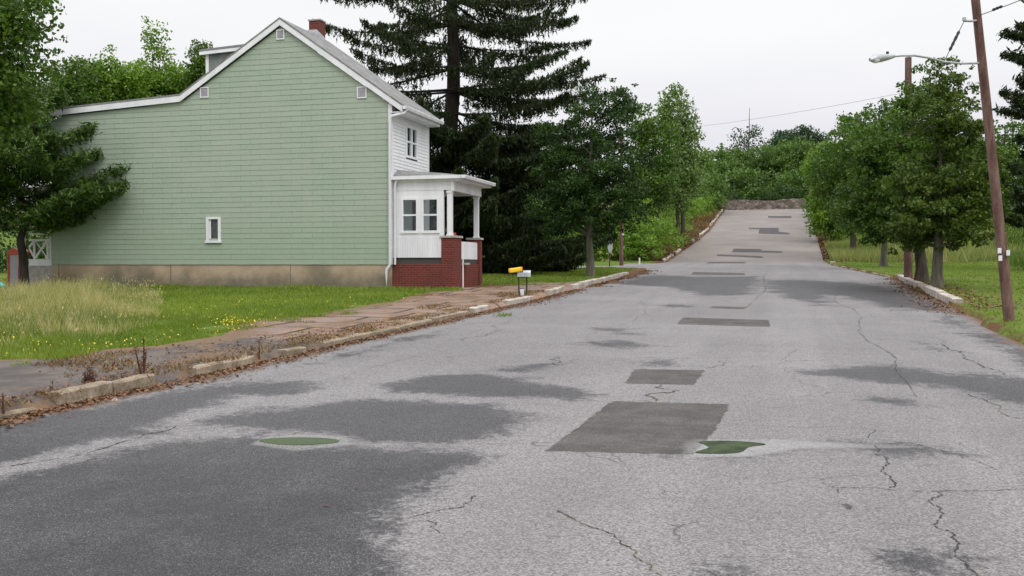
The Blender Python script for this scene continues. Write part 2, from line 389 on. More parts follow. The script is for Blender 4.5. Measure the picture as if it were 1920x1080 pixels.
M['painted_reflection'] = prin('puddle_painted_reflection', None, spec=.07, build=lambda t: (t.mix(t.rng(t.noise(5, 4, .6), .4, .6), (.014, .026, .006), (.040, .062, .020)), .5, t.bump(t.noise(14, 3), .08, .01)))  # mottled dark green base colour paints the reflected trees; real specular nearly off
M['stone'] = None
def stonem(t):
    v = t.co((1, 1, 1.8)); c = t.voro(2.2, 'Color', v); s = t.new('ShaderNodeSeparateColor'); t.l.new(c, s.inputs[0])
    e = t.voro(2.2, 'Distance', v, 'DISTANCE_TO_EDGE')
    k = t.mix(s.outputs[0], (.10, .08, .07), (.30, .24, .21)); k = t.mix(t.rng(e, .08, .0), k, (.03, .028, .022))
    k = t.mix(t.rng(t.noise(.6, 4, .6), .55, .65, 0, .7), k, (.06, .09, .03))
    return k, .9, t.bump(e, .6, .05)
M['stone'] = prin('rubble_stone', None, build=stonem)

# ------------------------------------------------------------------ the ground
def grid_mesh(name, vs, ws_fn, zf, m, attr_fn=None, ncol=None):
    W = np.stack([ws_fn(v) for v in vs]); nv, nw = W.shape
    V = np.repeat(np.asarray(vs)[:, None], nw, 1)
    Z = zf(W, V)
    P = np.stack([W, V, Z], -1).reshape(-1, 3)
    i = np.arange((nv-1)*nw).reshape(nv-1, nw)[:, :-1].ravel()
    Fc = np.stack([i, i+1, i+nw+1, i+nw], -1)
    at = attr_fn(W, V) if attr_fn else None
    return npmesh(name, P, Fc, m, None, {k: ('POINT', a) for k, a in at.items()} if at else None, True)

def seg_dist(X, Y, a, b):
    ax, ay = a; bx, by = b; dx, dy = bx-ax, by-ay; L = dx*dx+dy*dy+1e-12
    t = np.clip(((X-ax)*dx+(Y-ay)*dy)/L, 0, 1)
    return np.hypot(X-ax-t*dx, Y-ay-t*dy)
def poly_sdf(X, Y, pts):
    d = np.full(X.shape, 1e3); ins = np.zeros(X.shape, bool); n = len(pts)
    for i in range(n):
        a, b = pts[i], pts[(i+1) % n]
        d = np.minimum(d, seg_dist(X, Y, a, b))
        c = (a[1] > Y) != (b[1] > Y)
        ins ^= c & (X < (b[0]-a[0])*(Y-a[1])/(b[1]-a[1]+1e-12)+a[0])
    return np.where(ins, -d, d)
def P2(lst): return [tuple(hit(x, y)[:2]) for x, y in lst]

EDGE_PX = [(-60, 700), (0, 683), (130, 672), (240, 658), (330, 652), (440, 632), (480, 607), (620, 588), (760, 567), (800, 553)]
EDGE = [ghit(x, y) for x, y in EDGE_PX]
_o = np.argsort([p[1] for p in EDGE]); EV = np.array([EDGE[i][1] for i in _o]); EW = np.array([EDGE[i][0] for i in _o])
def lawn_edge(v):
    return np.interp(v, np.concatenate([[-10], EV, [32, 34]]), np.concatenate([[EW[0]-.5], EW, [-10.4, -9.0]]))

def gz(W, V):
    z = ground(W, V)
    return z-.3*((W > lawn_edge(V)+.15) & (W < le(V)+.3) & (V < 36.5) & (V > 4))
gw = np.unique(np.concatenate([-np.geomspace(60, 500, 14), np.linspace(-60, -20, 41), np.linspace(-20, 20, 161), np.linspace(20, 60, 41), np.geomspace(60, 500, 14),
                               [4.02, 4.3, 4.6]]))
gv = np.unique(np.concatenate([np.linspace(-20, 6, 14), np.geomspace(6, 150, 240), np.geomspace(150, 700, 30)]))
def gattr(W, V):
    L, Rr = le(V), re_(V)
    d = np.where(W > 0, W-Rr-.05, np.where(V < 34, np.minimum(W-(lawn_edge(V)-.1), 0)*-1, L-W-.5))
    d = np.where((W < -8) & (V > 30.5) & (V < 36.5), np.abs(W+9.7)-1.9, d)
    return {'dirt': np.clip(d, -3, 5)}
g = grid_mesh('ground', gv, lambda v: gw, gz, M['ground'], gattr); tag(g, kind='structure')

WET = [
 [(-300, 860), (0, 890), (120, 868), (330, 826), (480, 818), (700, 836), (880, 846), (905, 856), (860, 890), (800, 930), (770, 975), (740, 1080), (700, 1300), (-900, 1300), (-600, 900)],
 [(330, 792), (480, 766), (620, 753), (800, 747), (920, 757), (1000, 778), (1022, 790), (960, 815), (850, 832), (700, 830), (560, 815), (400, 806)],
 [(700, 730), (800, 707), (900, 702), (1000, 706), (1050, 725), (1110, 740), (1070, 750), (950, 748), (850, 743), (760, 740)],
 [(360, 735), (480, 716), (620, 712), (600, 730), (500, 744), (400, 745)],
 [(920, 697), (960, 686), (1040, 681), (1030, 690), (980, 700)],
 [(1115, 615), (1180, 615), (1200, 628), (1150, 628)], [(1085, 645), (1150, 637), (1190, 640), (1255, 650), (1190, 656)],
 [(1170, 676), (1275, 672), (1270, 685), (1200, 688)],
 [(1520, 692), (1620, 684), (1700, 691), (1930, 708), (2300, 740), (2300, 830), (1930, 768), (1850, 743), (1740, 722), (1600, 714), (1540, 705)],
 [(1600, 742), (1700, 749), (1770, 765), (1690, 765), (1610, 752)],
 [(1150, 532), (1220, 515), (1300, 519), (1424, 518), (1412, 553), (1310, 555), (1270, 540)],
 [(1436, 526), (1480, 524), (1600, 530), (1670, 540), (1740, 560), (1780, 585), (1700, 582), (1600, 560), (1560, 553), (1540, 572), (1480, 560), (1440, 545)],
 [(1770, 590), (1800, 600), (1930, 648), (2100, 720), (1960, 710), (1840, 640), (1760, 604)],
 [(1230, 856), (1260, 826), (1480, 825), (1700, 834), (1820, 855), (1700, 852), (1520, 842), (1400, 855)],
 [(-200, 900), (-100, 830), (0, 792), (200, 753), (380, 726), (560, 700), (480, 735), (340, 786), (290, 812), (150, 846), (0, 882)],
 [(500, 690), (700, 640), (900, 600), (800, 640), (640, 690)],
 [(1355, 1050), (1400, 1020), (1450, 1040), (1440, 1080), (1330, 1090)], [(1640, 1040), (1720, 1020), (1800, 1050), (1830, 1090), (1660, 1090)],
 [(1720, 640), (1760, 652), (1800, 660), (1750, 656)], [(1230, 572), (1290, 572), (1270, 580)],
]
WETB = [0, .05, 0, .08, .05, .08, .05, .08, 0, .08, 0, 0, .1, .02, .03, .35, .05, .02, .05, .08]
TAR = [
 [(1022, 846), (1148, 752), (1368, 758), (1345, 800), (1300, 852)], [(1172, 719), (1190, 692), (1322, 694), (1300, 722)],
 [(1268, 608), (1282, 595), (1441, 600), (1445, 613)], [(1330, 578), (1336, 574), (1400, 576), (1396, 580)],
 [(1296, 515), (1300, 510), (1396, 512), (1397, 516)], [(1322, 494), (1330, 491), (1400, 491), (1396, 494)],
 [(1344, 480), (1344, 477), (1428, 480), (1432, 484)], [(1372, 473), (1376, 466), (1428, 467), (1428, 470), (1468, 471), (1466, 474)],
 [(1422, 438), (1424, 430), (1404, 429.5), (1404, 427), (1460, 427), (1460, 434), (1482, 437), (1478, 440)],
 [(1440, 408.5), (1440, 405), (1484, 405), (1484, 409)], [(1566, 938), (1584, 940), (1606, 958), (1586, 956)],
]
FILM = [[(480, 832), (500, 820), (560, 816), (640, 820), (650, 832), (560, 844)], [(1290, 856), (1285, 835), (1310, 824), (1480, 825), (1700, 838), (1500, 840), (1400, 856)]]
def road_attr(W, V):
    wet = np.full(W.shape, 5.0); tar = np.full(W.shape, 5.0); film = np.full(W.shape, 5.0)
    for p, b in zip(WET, WETB): wet = np.minimum(wet, poly_sdf(W, V, P2(p))+b)
    for p in TAR: tar = np.minimum(tar, poly_sdf(W, V, P2(p)))
    for p in FILM: film = np.minimum(film, poly_sdf(W, V, P2(p)))
    L, Rr = le(V), re_(V)
    gl = (W-L)+np.where((V > 56) & (V < 75), 2, 0)
    gr = (Rr-W)+np.where((V > 57) & (V < 75), 1.5, 0)+.15
    return {'wet': wet, 'tar': tar, 'film': film, 'gut': np.clip(np.minimum(gl, gr), -1, 5)}
rv = np.unique(np.concatenate([np.linspace(-6, 3.5, 20), np.geomspace(3.5, 140, 860)]))
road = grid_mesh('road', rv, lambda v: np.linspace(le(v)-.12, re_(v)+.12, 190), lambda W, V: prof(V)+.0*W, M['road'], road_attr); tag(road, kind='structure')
# cross street to the left
def cs_attr(W, V): return {'wet': np.full(W.shape, 3.0), 'tar': np.full(W.shape, 5.), 'film': np.full(W.shape, 5.), 'gut': np.clip(np.minimum(V-57.3, 73.2-V), -1, 5)}
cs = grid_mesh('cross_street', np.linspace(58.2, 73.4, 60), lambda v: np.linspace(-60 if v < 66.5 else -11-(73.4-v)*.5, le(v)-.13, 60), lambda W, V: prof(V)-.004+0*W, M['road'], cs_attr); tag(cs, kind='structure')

# cracks in the surface
def jag(pts, amp, it=4):
    pts = [np.array(p) for p in pts]
    for k in range(it):
        o = [pts[0]]
        for a, b in zip(pts[:-1], pts[1:]):
            d = b-a; L = np.hypot(*d); nrm = np.array([-d[1], d[0]])/(L+1e-9)
            o += [(a+b)/2+nrm*rng.normal(0, amp*L), b]
        pts = o
    return np.array(pts)
CR = [([(1045, 958), (1110, 990), (1165, 1020), (1200, 1050), (1260, 1090)], .012, .10), ([(1925, 918), (1760, 922), (1640, 915), (1575, 915)], .009, .04),
 ([(1640, 850), (1668, 870), (1652, 885), (1678, 910), (1668, 915)], .014, .12), ([(1758, 922), (1740, 940), (1768, 955), (1745, 985), (1788, 1002), (1795, 1030), (1840, 1090)], .013, .10),
 ([(1645, 848), (1640, 835), (1700, 830), (1800, 852), (1870, 882)], .010, .05), ([(1240, 722), (1216, 740), (1230, 752)], .03, .2), ([(1575, 540), (1612, 600), (1655, 655), (1720, 745)], .018, .02),
 ([(1446, 505), (1395, 580)], .035, .01), ([(1765, 645), (1830, 680), (1885, 705)], .022, .08), ([(1815, 738), (1860, 757), (1925, 787)], .018, .08),
 ([(-20, 878), (130, 858), (270, 815), (330, 800)], .018, .06), ([(1320, 645), (1500, 650), (1660, 655)], .012, .03), ([(870, 640), (930, 622), (958, 604)], .02, .12),
 ([(780, 968), (870, 950), (893, 930)], .012, .10), ([(800, 975), (840, 1000)], .010, .12), ([(1370, 795), (1560, 800), (1640, 806), (1628, 822)], .008, .04),
 ([(640, 831), (1020, 833)], .006, .01), ([(1300, 535), (1210, 575), (1130, 650)], .010, .05), ([(640, 705), (780, 668), (960, 600), (1180, 530)], .006, .02), ([(1040, 668), (1052, 680), (1040, 684)], .02, .2),
 ([(1325, 690), (1345, 678)], .02, .15), ([(1770, 700), (1840, 705)], .02, .1), ([(1540, 905), (1570, 925)], .008, .12)]
cv, cf = [], []
for pts, wd, amp in CR:
    q = jag(P2(pts), amp, 6)
    d = np.gradient(q, axis=0); d /= np.linalg.norm(d, axis=1)[:, None]+1e-9; nn = np.stack([-d[:, 1], d[:, 0]], -1)
    hw = wd*.34*np.repeat(rng.uniform(.15, 1.6, len(q)//4+1), 4)[:len(q)][:, None]; hw[0] = hw[-1] = .001
    n0 = len(cv)
    for a, b in zip(q-nn*hw, q+nn*hw):
        cv.append((a[0], a[1], float(prof(a[1]))+.004)); cv.append((b[0], b[1], float(prof(b[1]))+.004))
    cf += [(n0+2*i, n0+2*i+2, n0+2*i+3, n0+2*i+1) for i in range(len(q)-1)]
M['crack'] = prin('crack_fill', None, build=lambda t: (t.mix(t.rng(t.noise(1.3, 4, .6), .5, .62), (.035, .032, .028), (.10, .095, .02)), .9, None))
tag(npmesh('road_cracks', cv, cf, M['crack']), kind='structure')

# puddles (level sheets of standing water)
def sheet(name, pts, m, up=.003, kind='structure'):
    q = []
    n = len(pts)
    for i in range(n):      # Catmull-Rom outline
        p0, p1, p2, p3 = [np.array(pts[(i+k-1) % n], float) for k in range(4)]
        for t in np.linspace(0, 1, 6)[:-1]:
            q.append(.5*((2*p1)+(-p0+p2)*t+(2*p0-5*p1+4*p2-p3)*t*t+(-p0+3*p1-3*p2+p3)*t**3))
    h = [hit(*a) for a in q]
    b = MB(); b.add([(p[0], p[1], float(prof(p[1]))+up) for p in h], [tuple(range(len(h)-1, -1, -1))])
    o = b.build(name, m); return tag(o, kind=kind)
sheet('puddle', [(486, 827), (510, 822), (560, 820.5), (610, 822), (636, 826), (625, 831), (570, 834.5), (520, 833)], M['water'])
sheet('puddle', [(1311, 829), (1340, 827), (1390, 828), (1436, 833), (1405, 838), (1388, 848), (1350, 850.5), (1303, 849), (1328, 840), (1322, 834)], M['painted_reflection'])

# left pavement
def wattr(W, V):
    return {'edge': np.clip(np.minimum(W-lawn_edge(V)-.1, (le(V)-W)*1.3-.05+.35*(V > 15)), -1, 3)+np.where(V > 30, .5, 0)}
def walk_z(W, V):
    e = W-le(V); t_ = smooth(-.24, .06, e+.05*np.sin(V*3.1)*np.sin(V*7.7)); top = prof(V)+.13+.012*np.sin(V*2.3)*np.sin(W*2)
    return top*(1-t_)+(prof(V)-.03)*t_
walk = grid_mesh('pavement', np.linspace(4, 37.5, 420), lambda v: np.concatenate([np.linspace(lawn_edge(v)-.25, le(v)-.3, 22), le(v)+np.linspace(-.26, .1, 10)]), walk_z, M['walk'], wattr)
tag(walk, kind='structure')
walk2 = grid_mesh('pavement', np.linspace(17.5, 25, 40), lambda v: np.linspace(6.2, 7.6, 8), lambda W, V: ground(W, V)+.035, M['walk'], lambda W, V: {'edge': .45-np.abs(W-6.9)+.3})
tag(walk2, kind='structure')

# kerbs
def kerb_run(name, spans, wf, m, side, top=.14, wd=.15):
    b = MB()
    for (v0, v1, dz, tilt) in spans:
        v = v0
        while v < v1-.15:
            L = min(rng.uniform(1.2, 2.3), v1-v); e = v+L-.025
            z0, z1 = float(prof(v)), float(prof(e)); j = rng.uniform(-.015, .015); dd = rng.uniform(-.02, .02)
            a, c = float(wf(v))+j, float(wf(e))+j+tilt*.02
            n = 6
            for k in range(n):
                pass
            fr = np.linspace(0, 1, n); top_z = [z0+(z1-z0)*f+top+dz+dd+rng.uniform(-.008, .008) for f in fr]
            W0 = [a+(c-a)*f+rng.uniform(-.006, .006) for f in fr]; VV = [v+(e-v)*f for f in fr]
            vs = []
            for w_, v_, t_ in zip(W0, VV, top_z):
                zb = float(prof(v_))-.2
                vs += [(w_, v_, zb), (w_, v_, t_-.018), (w_-side*-.018, v_, t_), (w_+side*wd, v_, t_), (w_+side*wd, v_, zb)]
            fs = [(5*k+i, 5*k+i+1, 5*k+5+i+1, 5*k+5+i) for k in range(n-1) for i in range(4)]+[(4, 3, 2, 1, 0), tuple(5*(n-1)+i for i in range(5))]
            b.add(vs, fs); v += L
    return tag(b.build(name, m), kind='structure')
def kv(px, py): return hit(px, py, .12)[1]
Lf = lambda v: le(v)-.02
kerb_run('kerb', [(kv(88, 742), kv(218, 722), .02, 0), (kv(222, 722), kv(316, 706), .02, 0), (kv(388, 690), kv(512, 668), -.03, 1), (kv(560, 655), kv(600, 648), -.04, 2), (5, kv(78, 752), -.075, 0)], Lf, M['kerb'], -1)
kerb_run('kerb', [(kv(604, 640), kv(890, 582), -.02, 0)], Lf, M['kerb'], -1, .12)
kerb_run('kerb', [(kv(895, 580), kv(930, 574), .02, 0), (kv(962, 566), kv(1002, 556), .02, 0), (kv(1030, 548), kv(1066, 541), .04, -3), (kv(1072, 537), kv(1178, 513), .05, 0)], Lf, M['kerbw'], -1, .14, .2)
Lh = lambda v: le(v)-.02
kerb_run('kerb', [(76.5, 81, .03, 0), (82.5, 85, .05, 0), (92, 136, .08, 0)], Lh, M['kerbw'], -1, .16, .22)
Rf = lambda v: re_(v)+.02
kerb_run('kerb', [(26.6, 44.5, .06, 0)], Rf, M['kerbw'], 1, .15, .22)
kerb_run('kerb', [(45, 67, -.06, 0)], Rf, M['kerb'], 1, .12, .2)
kerb_run('kerb', [(68.2, 69, .06, 0)], Rf, M['kerbw'], 1, .15, .3)

# ------------------------------------------------------------------ foliage tools
def quads(C, size, up=.3, asp=.55, r=rng):
    n = len(C)
    a = r.normal(size=(n, 3)); a /= np.linalg.norm(a, axis=1)[:, None]
    b = r.normal(size=(n, 3)); b[:, 2] += up; b = np.cross(a, b); b /= np.linalg.norm(b, axis=1)[:, None]+1e-9
    s = (size*r.uniform(.6, 1.35, n))[:, None]
    a = a*s*.5; b = b*s*.5*asp
    V = np.stack([C-a, C+b-a*.15, C+a, C-b-a*.15], 1).reshape(-1, 3)
    return V, np.arange(4*n).reshape(n, 4)
def leaves(name, C, size, tone, m, parent=None, asp=.6):
    V, Fc = quads(C, size, asp=asp)
    return npmesh(name, V, Fc, m, parent, {'tone': ('FACE', np.clip(tone, 0, 1))})
def clumps(ells, n_cl, per, rc, shell=.45, flat=.6):
    """ellipsoids -> clump centres -> leaf centres and tones"""
    E = np.array(ells, float); vol = E[:, 3]*E[:, 4]*E[:, 5]; pick = rng.choice(len(E), n_cl, p=vol/vol.sum())
    d = rng.normal(size=(n_cl, 3)); d /= np.linalg.norm(d, axis=1)[:, None]
    rr = rng.uniform(0, 1, n_cl)**shell; stray = rng.uniform(0, 1, n_cl) < .12; rr = np.where(stray, rng.uniform(1.0, 1.16, n_cl), rr)
    cc = E[pick, :3]+d*rr[:, None]*E[pick, 3:6]
    rad = rc*rng.uniform(.5, 1.5, n_cl)*np.where(stray, .55, 1)
    cnt = np.maximum(4, (per*(rad/rc)**2).astype(int)); idx = np.repeat(np.arange(n_cl), cnt); N = len(idx)
    q = rng.normal(size=(N, 3)); q /= np.linalg.norm(q, axis=1)[:, None]; q *= (rng.uniform(0, 1, N)**.5)[:, None]
    q *= rad[idx][:, None]; q[:, 2] *= flat
    P = cc[idx]+q
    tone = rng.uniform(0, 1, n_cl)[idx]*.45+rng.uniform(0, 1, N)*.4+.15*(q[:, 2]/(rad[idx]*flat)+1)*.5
    return cc, P, tone
def limb_path(a, b, n=7, sag=.0, wob=.05):
    a, b = np.array(a), np.array(b); t = np.linspace(0, 1, n)[:, None]
    p = a+(b-a)*t; L = np.linalg.norm(b-a)
    p[1:-1] += rng.normal(0, wob*L, (n-2, 3))*.5
    p[:, 2] += (sag*L*np.sin(t[:, 0]*math.pi))
    return p
def px_ell(px, py, rx, ry, D, dd=None):
    c = wp(px, py, D); return (c[0], c[1], c[2], rx/F*D, (dd if dd else rx/F*D), ry/F*D)
def tree(name, label, base, ells, n_cl, per, rc, leaf, mleaf, mbark, tr, cat='tree', group=None, shell=.45, trunks=1, limbs=26, topf=.85, flat=.6, lean=(0, 0)):
    base = np.array(base, float); base[2] = float(ground(base[0], base[1]))-.1
    t = empty(name, base, label, cat, group)
    cc, P, tone = clumps(ells, n_cl, per, rc, shell, flat)
    leaves('crown', P, leaf, tone, mleaf, t)
    E = np.array(ells, float); ctr = np.average(E[:, :3], axis=0, weights=E[:, 3]*E[:, 5]); ztop = (E[:, 2]+E[:, 5]).max(); zlow = (E[:, 2]-E[:, 5]).min()
    b = MB()
    for k in range(trunks):
        b0 = base+np.array([rng.uniform(-.3, .3)*(trunks > 1)*tr*6, rng.uniform(-.2, .2)*(trunks > 1), 0])
        top = np.array([ctr[0]*.4+base[0]*.6+rng.normal()*.3*(trunks > 1), ctr[1]*.4+base[1]*.6, base[2]+(ztop-base[2])*topf])
        tp = limb_path(b0, top, 10, 0, .015); tp[1, :2] = b0[:2]
        rr = tr*np.interp(np.linspace(0, 1, 10), [0, .06, .5, 1], [1.35, 1, .6, .12])
        b.tube(tp, rr, 10)
        for i in rng.choice(len(cc), min(limbs, len(cc)), replace=False):
            c = cc[i]; hd = np.hypot(c[0]-tp[:, 0].mean(), c[1]-tp[:, 1].mean()); z = max(zlow+.15*(c[2]-zlow), c[2]-hd*.75)
            f = np.clip((z-b0[2])/(top[2]-b0[2]), .15, .95); s = tp[0]+(top-tp[0])*f
            fi = f*9; i0 = int(fi); s = tp[i0]+(tp[min(i0+1, 9)]-tp[i0])*(fi-i0)
            r0 = np.interp(f, [0, .5, 1], [tr*.5, tr*.3, tr*.12])
            b.tube(limb_path(s, c, 6, .06, .05), r0*np.linspace(1, .15, 6), 6, False)
    b.build('trunk', mbark, t)
    return t
def gbase(px, D): p = wp(px, 500, D); return (p[0], p[1], 0)

# ------------------------------------------------------------------ house
W0, V0 = -12.7, 31.8
def pz(px, py): q = on_v(px, py, V0); return q[0], q[2]
def vz(px, py): q = on_w(px, py, W0); return q[1], q[2]
GZ = float(ground(-14, V0))-.15
xr, zr = pz(527, 50); xk, zk = pz(340, 193); xl, zl = pz(95, 220); xe, ze = pz(741, 196)
xe = W0
HW = 3.65          # width of the house along the street
house = empty('house', (W0, V0, GZ), 'tall narrow house with a pale green shingled gable wall and white street front', 'house')
# foundation
MB().box(xl, W0, V0+.02, V0+HW, GZ-.4, FT).build('foundation', M['found'], house)
# green gable wall: lapped courses clipped to the gable outline
outline = [(xl, FT), (W0, FT), (W0, ze), (xr, zr), (xk, zk), (xl, zl)]
def span(z):
    xs = []
    n = len(outline)
    for i in range(n):
        (x0, z0), (x1, z1) = outline[i], outline[(i+1) % n]
        if (z0-z)*(z1-z) < 0: xs.append(x0+(x1-x0)*(z-z0)/(z1-z0))
    return (min(xs), max(xs)) if len(xs) > 1 else None
wx0, wz1 = pz(391, 410); wx1, wz0 = pz(411, 450)      # small window opening
b = MB(); z = FT
while z < zr-.02:
    z1 = min(z+ROW, zr-.01)
    s0, s1 = span(z+.001), span(z1-.001)
    if not s0 or not s1: break
    segs = [(s0[0], s0[1], s1[0], s1[1])]
    if z < wz1-.05 and z1 > wz0+.05: segs = [(s0[0], wx0, s1[0], wx0), (wx1, s0[1], wx1, s1[1])]
    for a0, a1, c0, c1 in segs:
        k = max(2, int((a1-a0)/.39)); f = np.linspace(0, 1, k+1)
        jt = np.interp(np.arange(k+1), np.arange(k+1), rng.uniform(-.004, .004, k+1))
        vs = []
        for fi, j in zip(f, jt):
            vs += [(a0+(a1-a0)*fi, V0+.002, z+j), (a0+(a1-a0)*fi, V0-.008, z+j), (c0+(c1-c0)*fi, V0, z1+.008)]
        b.add(vs, [(3*i, 3*i+3, 3*i+4, 3*i+1) for i in range(k)]+[(3*i+1, 3*i+4, 3*i+5, 3*i+2) for i in range(k)])
    z += ROW
b.build('gable_wall', M['green'], house)
# core walls behind
MB().box(xl+.02, xl+.14, V0+.03, V0+HW, FT, zl-.12).box(xl+.14, W0-.1, V0+HW-.1, V0+HW, FT, zl-.1).build('rear_wall', M['dark_side'], house)
# front wall with lapped vinyl and openings
uv0, uz1 = vz(762.5, 238); uv1, uz0 = vz(782, 298)
uv0, uv1 = V0+1.36, V0+2.42; uz1 = on_w(772, 240, W0)[2]; uz0 = on_w(772, 296, W0)[2]
b = MB(); z = FT; S = .115
vend = V0+HW
while z < ze+.05:
    z1 = min(z+S, ze+.05)
    ss = [(V0+.05, vend)]
    if z < uz1 and z1 > uz0: ss = [(V0+.05, uv0), (uv1, vend)]
    for a, c in ss:
        b.add([(W0+.016, a, z), (W0+.016, c, z), (W0, c, z1), (W0, a, z1), (W0, a, z), (W0, c, z)], [(0, 1, 2, 3), (4, 5, 1, 0)])
    z += S
b.build('front_wall', M['vinyl'], house)
MB().box(W0-.1, W0+.03, V0-.03, V0+.09, FT, ze+.02).build('corner_board', M['white'], house)
MB().box(W0-.02, W0+.03, vend-.07, vend+.02, FT, ze).build('corner_board', M['white'], house)
# roof
OH = .12; g = (zr-ze)/(W0-xr); g2 = (zr-zk)/(xr-xk); g3 = (zk-zl)/(xk-xl)
er = .42
def roof_pts(dz):
    return [(xl-.25, zl-g3*.25+dz), (xk, zk+dz), (xr, zr+dz), (W0+er, ze-g*er+dz)]
u, l = roof_pts(.30), roof_pts(.24)
b = MB()
for i in range(3):
    b.prism_y([l[i], l[i+1], u[i+1], u[i]], V0-OH, vend+.1)
b.build('roof', M['grey_roof'], house)
b = MB(); u2, l2 = roof_pts(.236), roof_pts(.03)
for i in range(3): b.prism_y([l2[i], l2[i+1], u2[i+1], u2[i]], V0-OH+.01, V0-OH+.05)
b.build('rake_board', M['white'], house)
b = MB(); u2, l2 = roof_pts(.235), roof_pts(.20)
for i in range(3): b.prism_y([l2[i], l2[i+1], u2[i+1], u2[i]], V0-OH+.05, V0+.02)
b.build('rake_soffit', M['white'], house)
b = MB(); b.box(W0, W0+er, V0-OH+.052, vend+.08, ze-g*er+.02, ze-g*er+.05).build('eave_soffit', M['white'], house)
def gutter(x, y0, y1, z, parent, nm='gutter'):
    b = MB(); pr = [(0, 0), (.05, -.11), (.13, -.11), (.16, -.03), (.16, 0), (.148, 0), (.145, -.03), (.122, -.095), (.06, -.095), (.02, 0)]
    b.prism_y([(x+a, z+c) for a, c in pr], y0, y1)
    b.box(x+.02, x+.15, y0-.004, y0, z-.105, z-.0); b.box(x+.02, x+.15, y1, y1+.004, z-.105, z)
    return b.build(nm, M['white'], parent)
ez = ze-g*er+.26
MB().box(W0+er-.02, W0+er+.005, V0-OH+.052, vend+.09, ez-.22, ez-.02).build('fascia', M['white'], house)
gutter(W0+er, V0-.1, vend+.12, ez-.03, house)
# downspout
dz0 = pz(740, 500)[1]
b = MB(); b.tube([(W0+er+.09, V0+.12, ez-.12), (W0+er+.04, V0-.0, ez-.26), (W0+.05, V0-.10, ez-.36), (W0-.0, V0-.10, ez-.46), (W0-.0, V0-.10, FT+.05), (W0-.04, V0-.10, FT-.05), (W0-.13, V0-.10, FT-.16), (W0-.15, V0-.10, FT-.26), (W0-.15, V0-.10, GZ+.25)], .05, 8)
b.build('downspout', M['white'], house)
# dormer at the back
d0, d1 = V0+.75, V0+2.9
dx = xk+.55; dzt = on_v(388, 100, d0)[2]; dzb = zk+(dx-xk)*g2+.25
dor = MB(); tx = xr-.75
dor.prism_y([(dx, dzb-.1), (tx+.3, zk+(tx+.3-xk)*g2+.1), (tx+.3, dzt+.05), (dx, dzt)], d0, d1)
dm = dor.build('dormer', M['dark_side'], house)
MB().prism_y([(dx-.2, dzt+.03), (tx+.62, dzt+.22), (tx+.62, dzt+.30), (dx-.2, dzt+.12)], d0-.15, d1+.15).build('roof', M['grey_roof'], dm)
MB().box(dx-.02, dx+.1, d0-.02, d0+.06, dzb-.1, dzt).build('trim', M['white'], dm)
MB().prism_y([(dx-.2, dzt-.08), (tx+.55, dzt+.08), (tx+.55, dzt+.2), (dx-.2, dzt+.028)], d0-.155, d0-.13).build('trim', M['white'], dm)
# chimney
cx_, cv_ = W0-3.95, V0+2.6
ctop = on_v(596, 41, cv_)[2]
ch = MB().box(cx_-.22, cx_+.22, cv_-.22, cv_+.22, zr-.3, ctop).build('chimney', M['brick'], house)
MB().box(cx_-.25, cx_+.25, cv_-.25, cv_+.25, ctop, ctop+.05).build('cap', M['cap'], ch)
MB().prism_y([(cx_-.3, zr+.1), (cx_+.42, zr-.15), (cx_+.42, zr+.1), (cx_+.1, zr+.42), (cx_-.3, zr+.42)], cv_-.25, cv_-.225).build('flashing', M['metal'], ch)
# gable vents
for (a0, b0, a1, b1) in ((376, 164, 392, 183), (670, 163, 688, 184), (519, 56, 534, 74)):
    x0, z1 = pz(a0, b0); x1, z0 = pz(a1, b1)
    fr = MB(); w_ = .035
    fr.box(x0, x1, V0-.04, V0-.012, z1-w_, z1).box(x0, x1, V0-.04, V0-.012, z0, z0+w_).box(x0, x0+w_, V0-.041, V0-.012, z0+w_, z1-w_).box(x1-w_, x1, V0-.041, V0-.012, z0+w_, z1-w_)
    vo = fr.build('vent', M['white'], house)
    sl = MB(); k = z0+w_
    while k < z1-w_-.02: sl.add([(x0+w_, V0-.034, k), (x1-w_, V0-.034, k), (x1-w_, V0-.018, k+.045), (x0+w_, V0-.018, k+.045)], [(0, 1, 2, 3)]); k += .04
    sl.build('louvre', M['vent'], vo)
# small gable window
x0, x1, z0, z1 = wx0-.05, wx1+.05, wz0-.05, wz1+.05
wf = MB().box(x0-.03, x0+.07, V0-.05, V0+.08, z0, z1).box(x1-.07, x1+.03, V0-.05, V0+.08, z0, z1).box(x0+.07, x1-.07, V0-.048, V0+.08, z1-.07, z1).box(x0-.06, x1+.06, V0-.07, V0+.08, z0-.05, z0+.03).build('window', M['white'], house)
MB().box(x0+.07, x0+.13, V0+.0, V0+.05, z0+.03, z1-.07).box(x0+.13, x1-.07, V0+.0, V0+.05, z0+.03, z0+.08).build('sash', M['white'], wf)
MB().box(x0+.13, x1-.07, V0+.03, V0+.036, z0+.08, z1-.07).build('pane', M['glass'], wf)
MB().box(x0+.07, x1-.07, V0+.10, V0+.11, z0+.03, z1-.17).build('blind', M['blind'], wf)
MB().box(x0-.2, x1+.2, V0+.25, V0+.27, z0-.2, z1+.2).build('dark_room', M['dark'], wf)
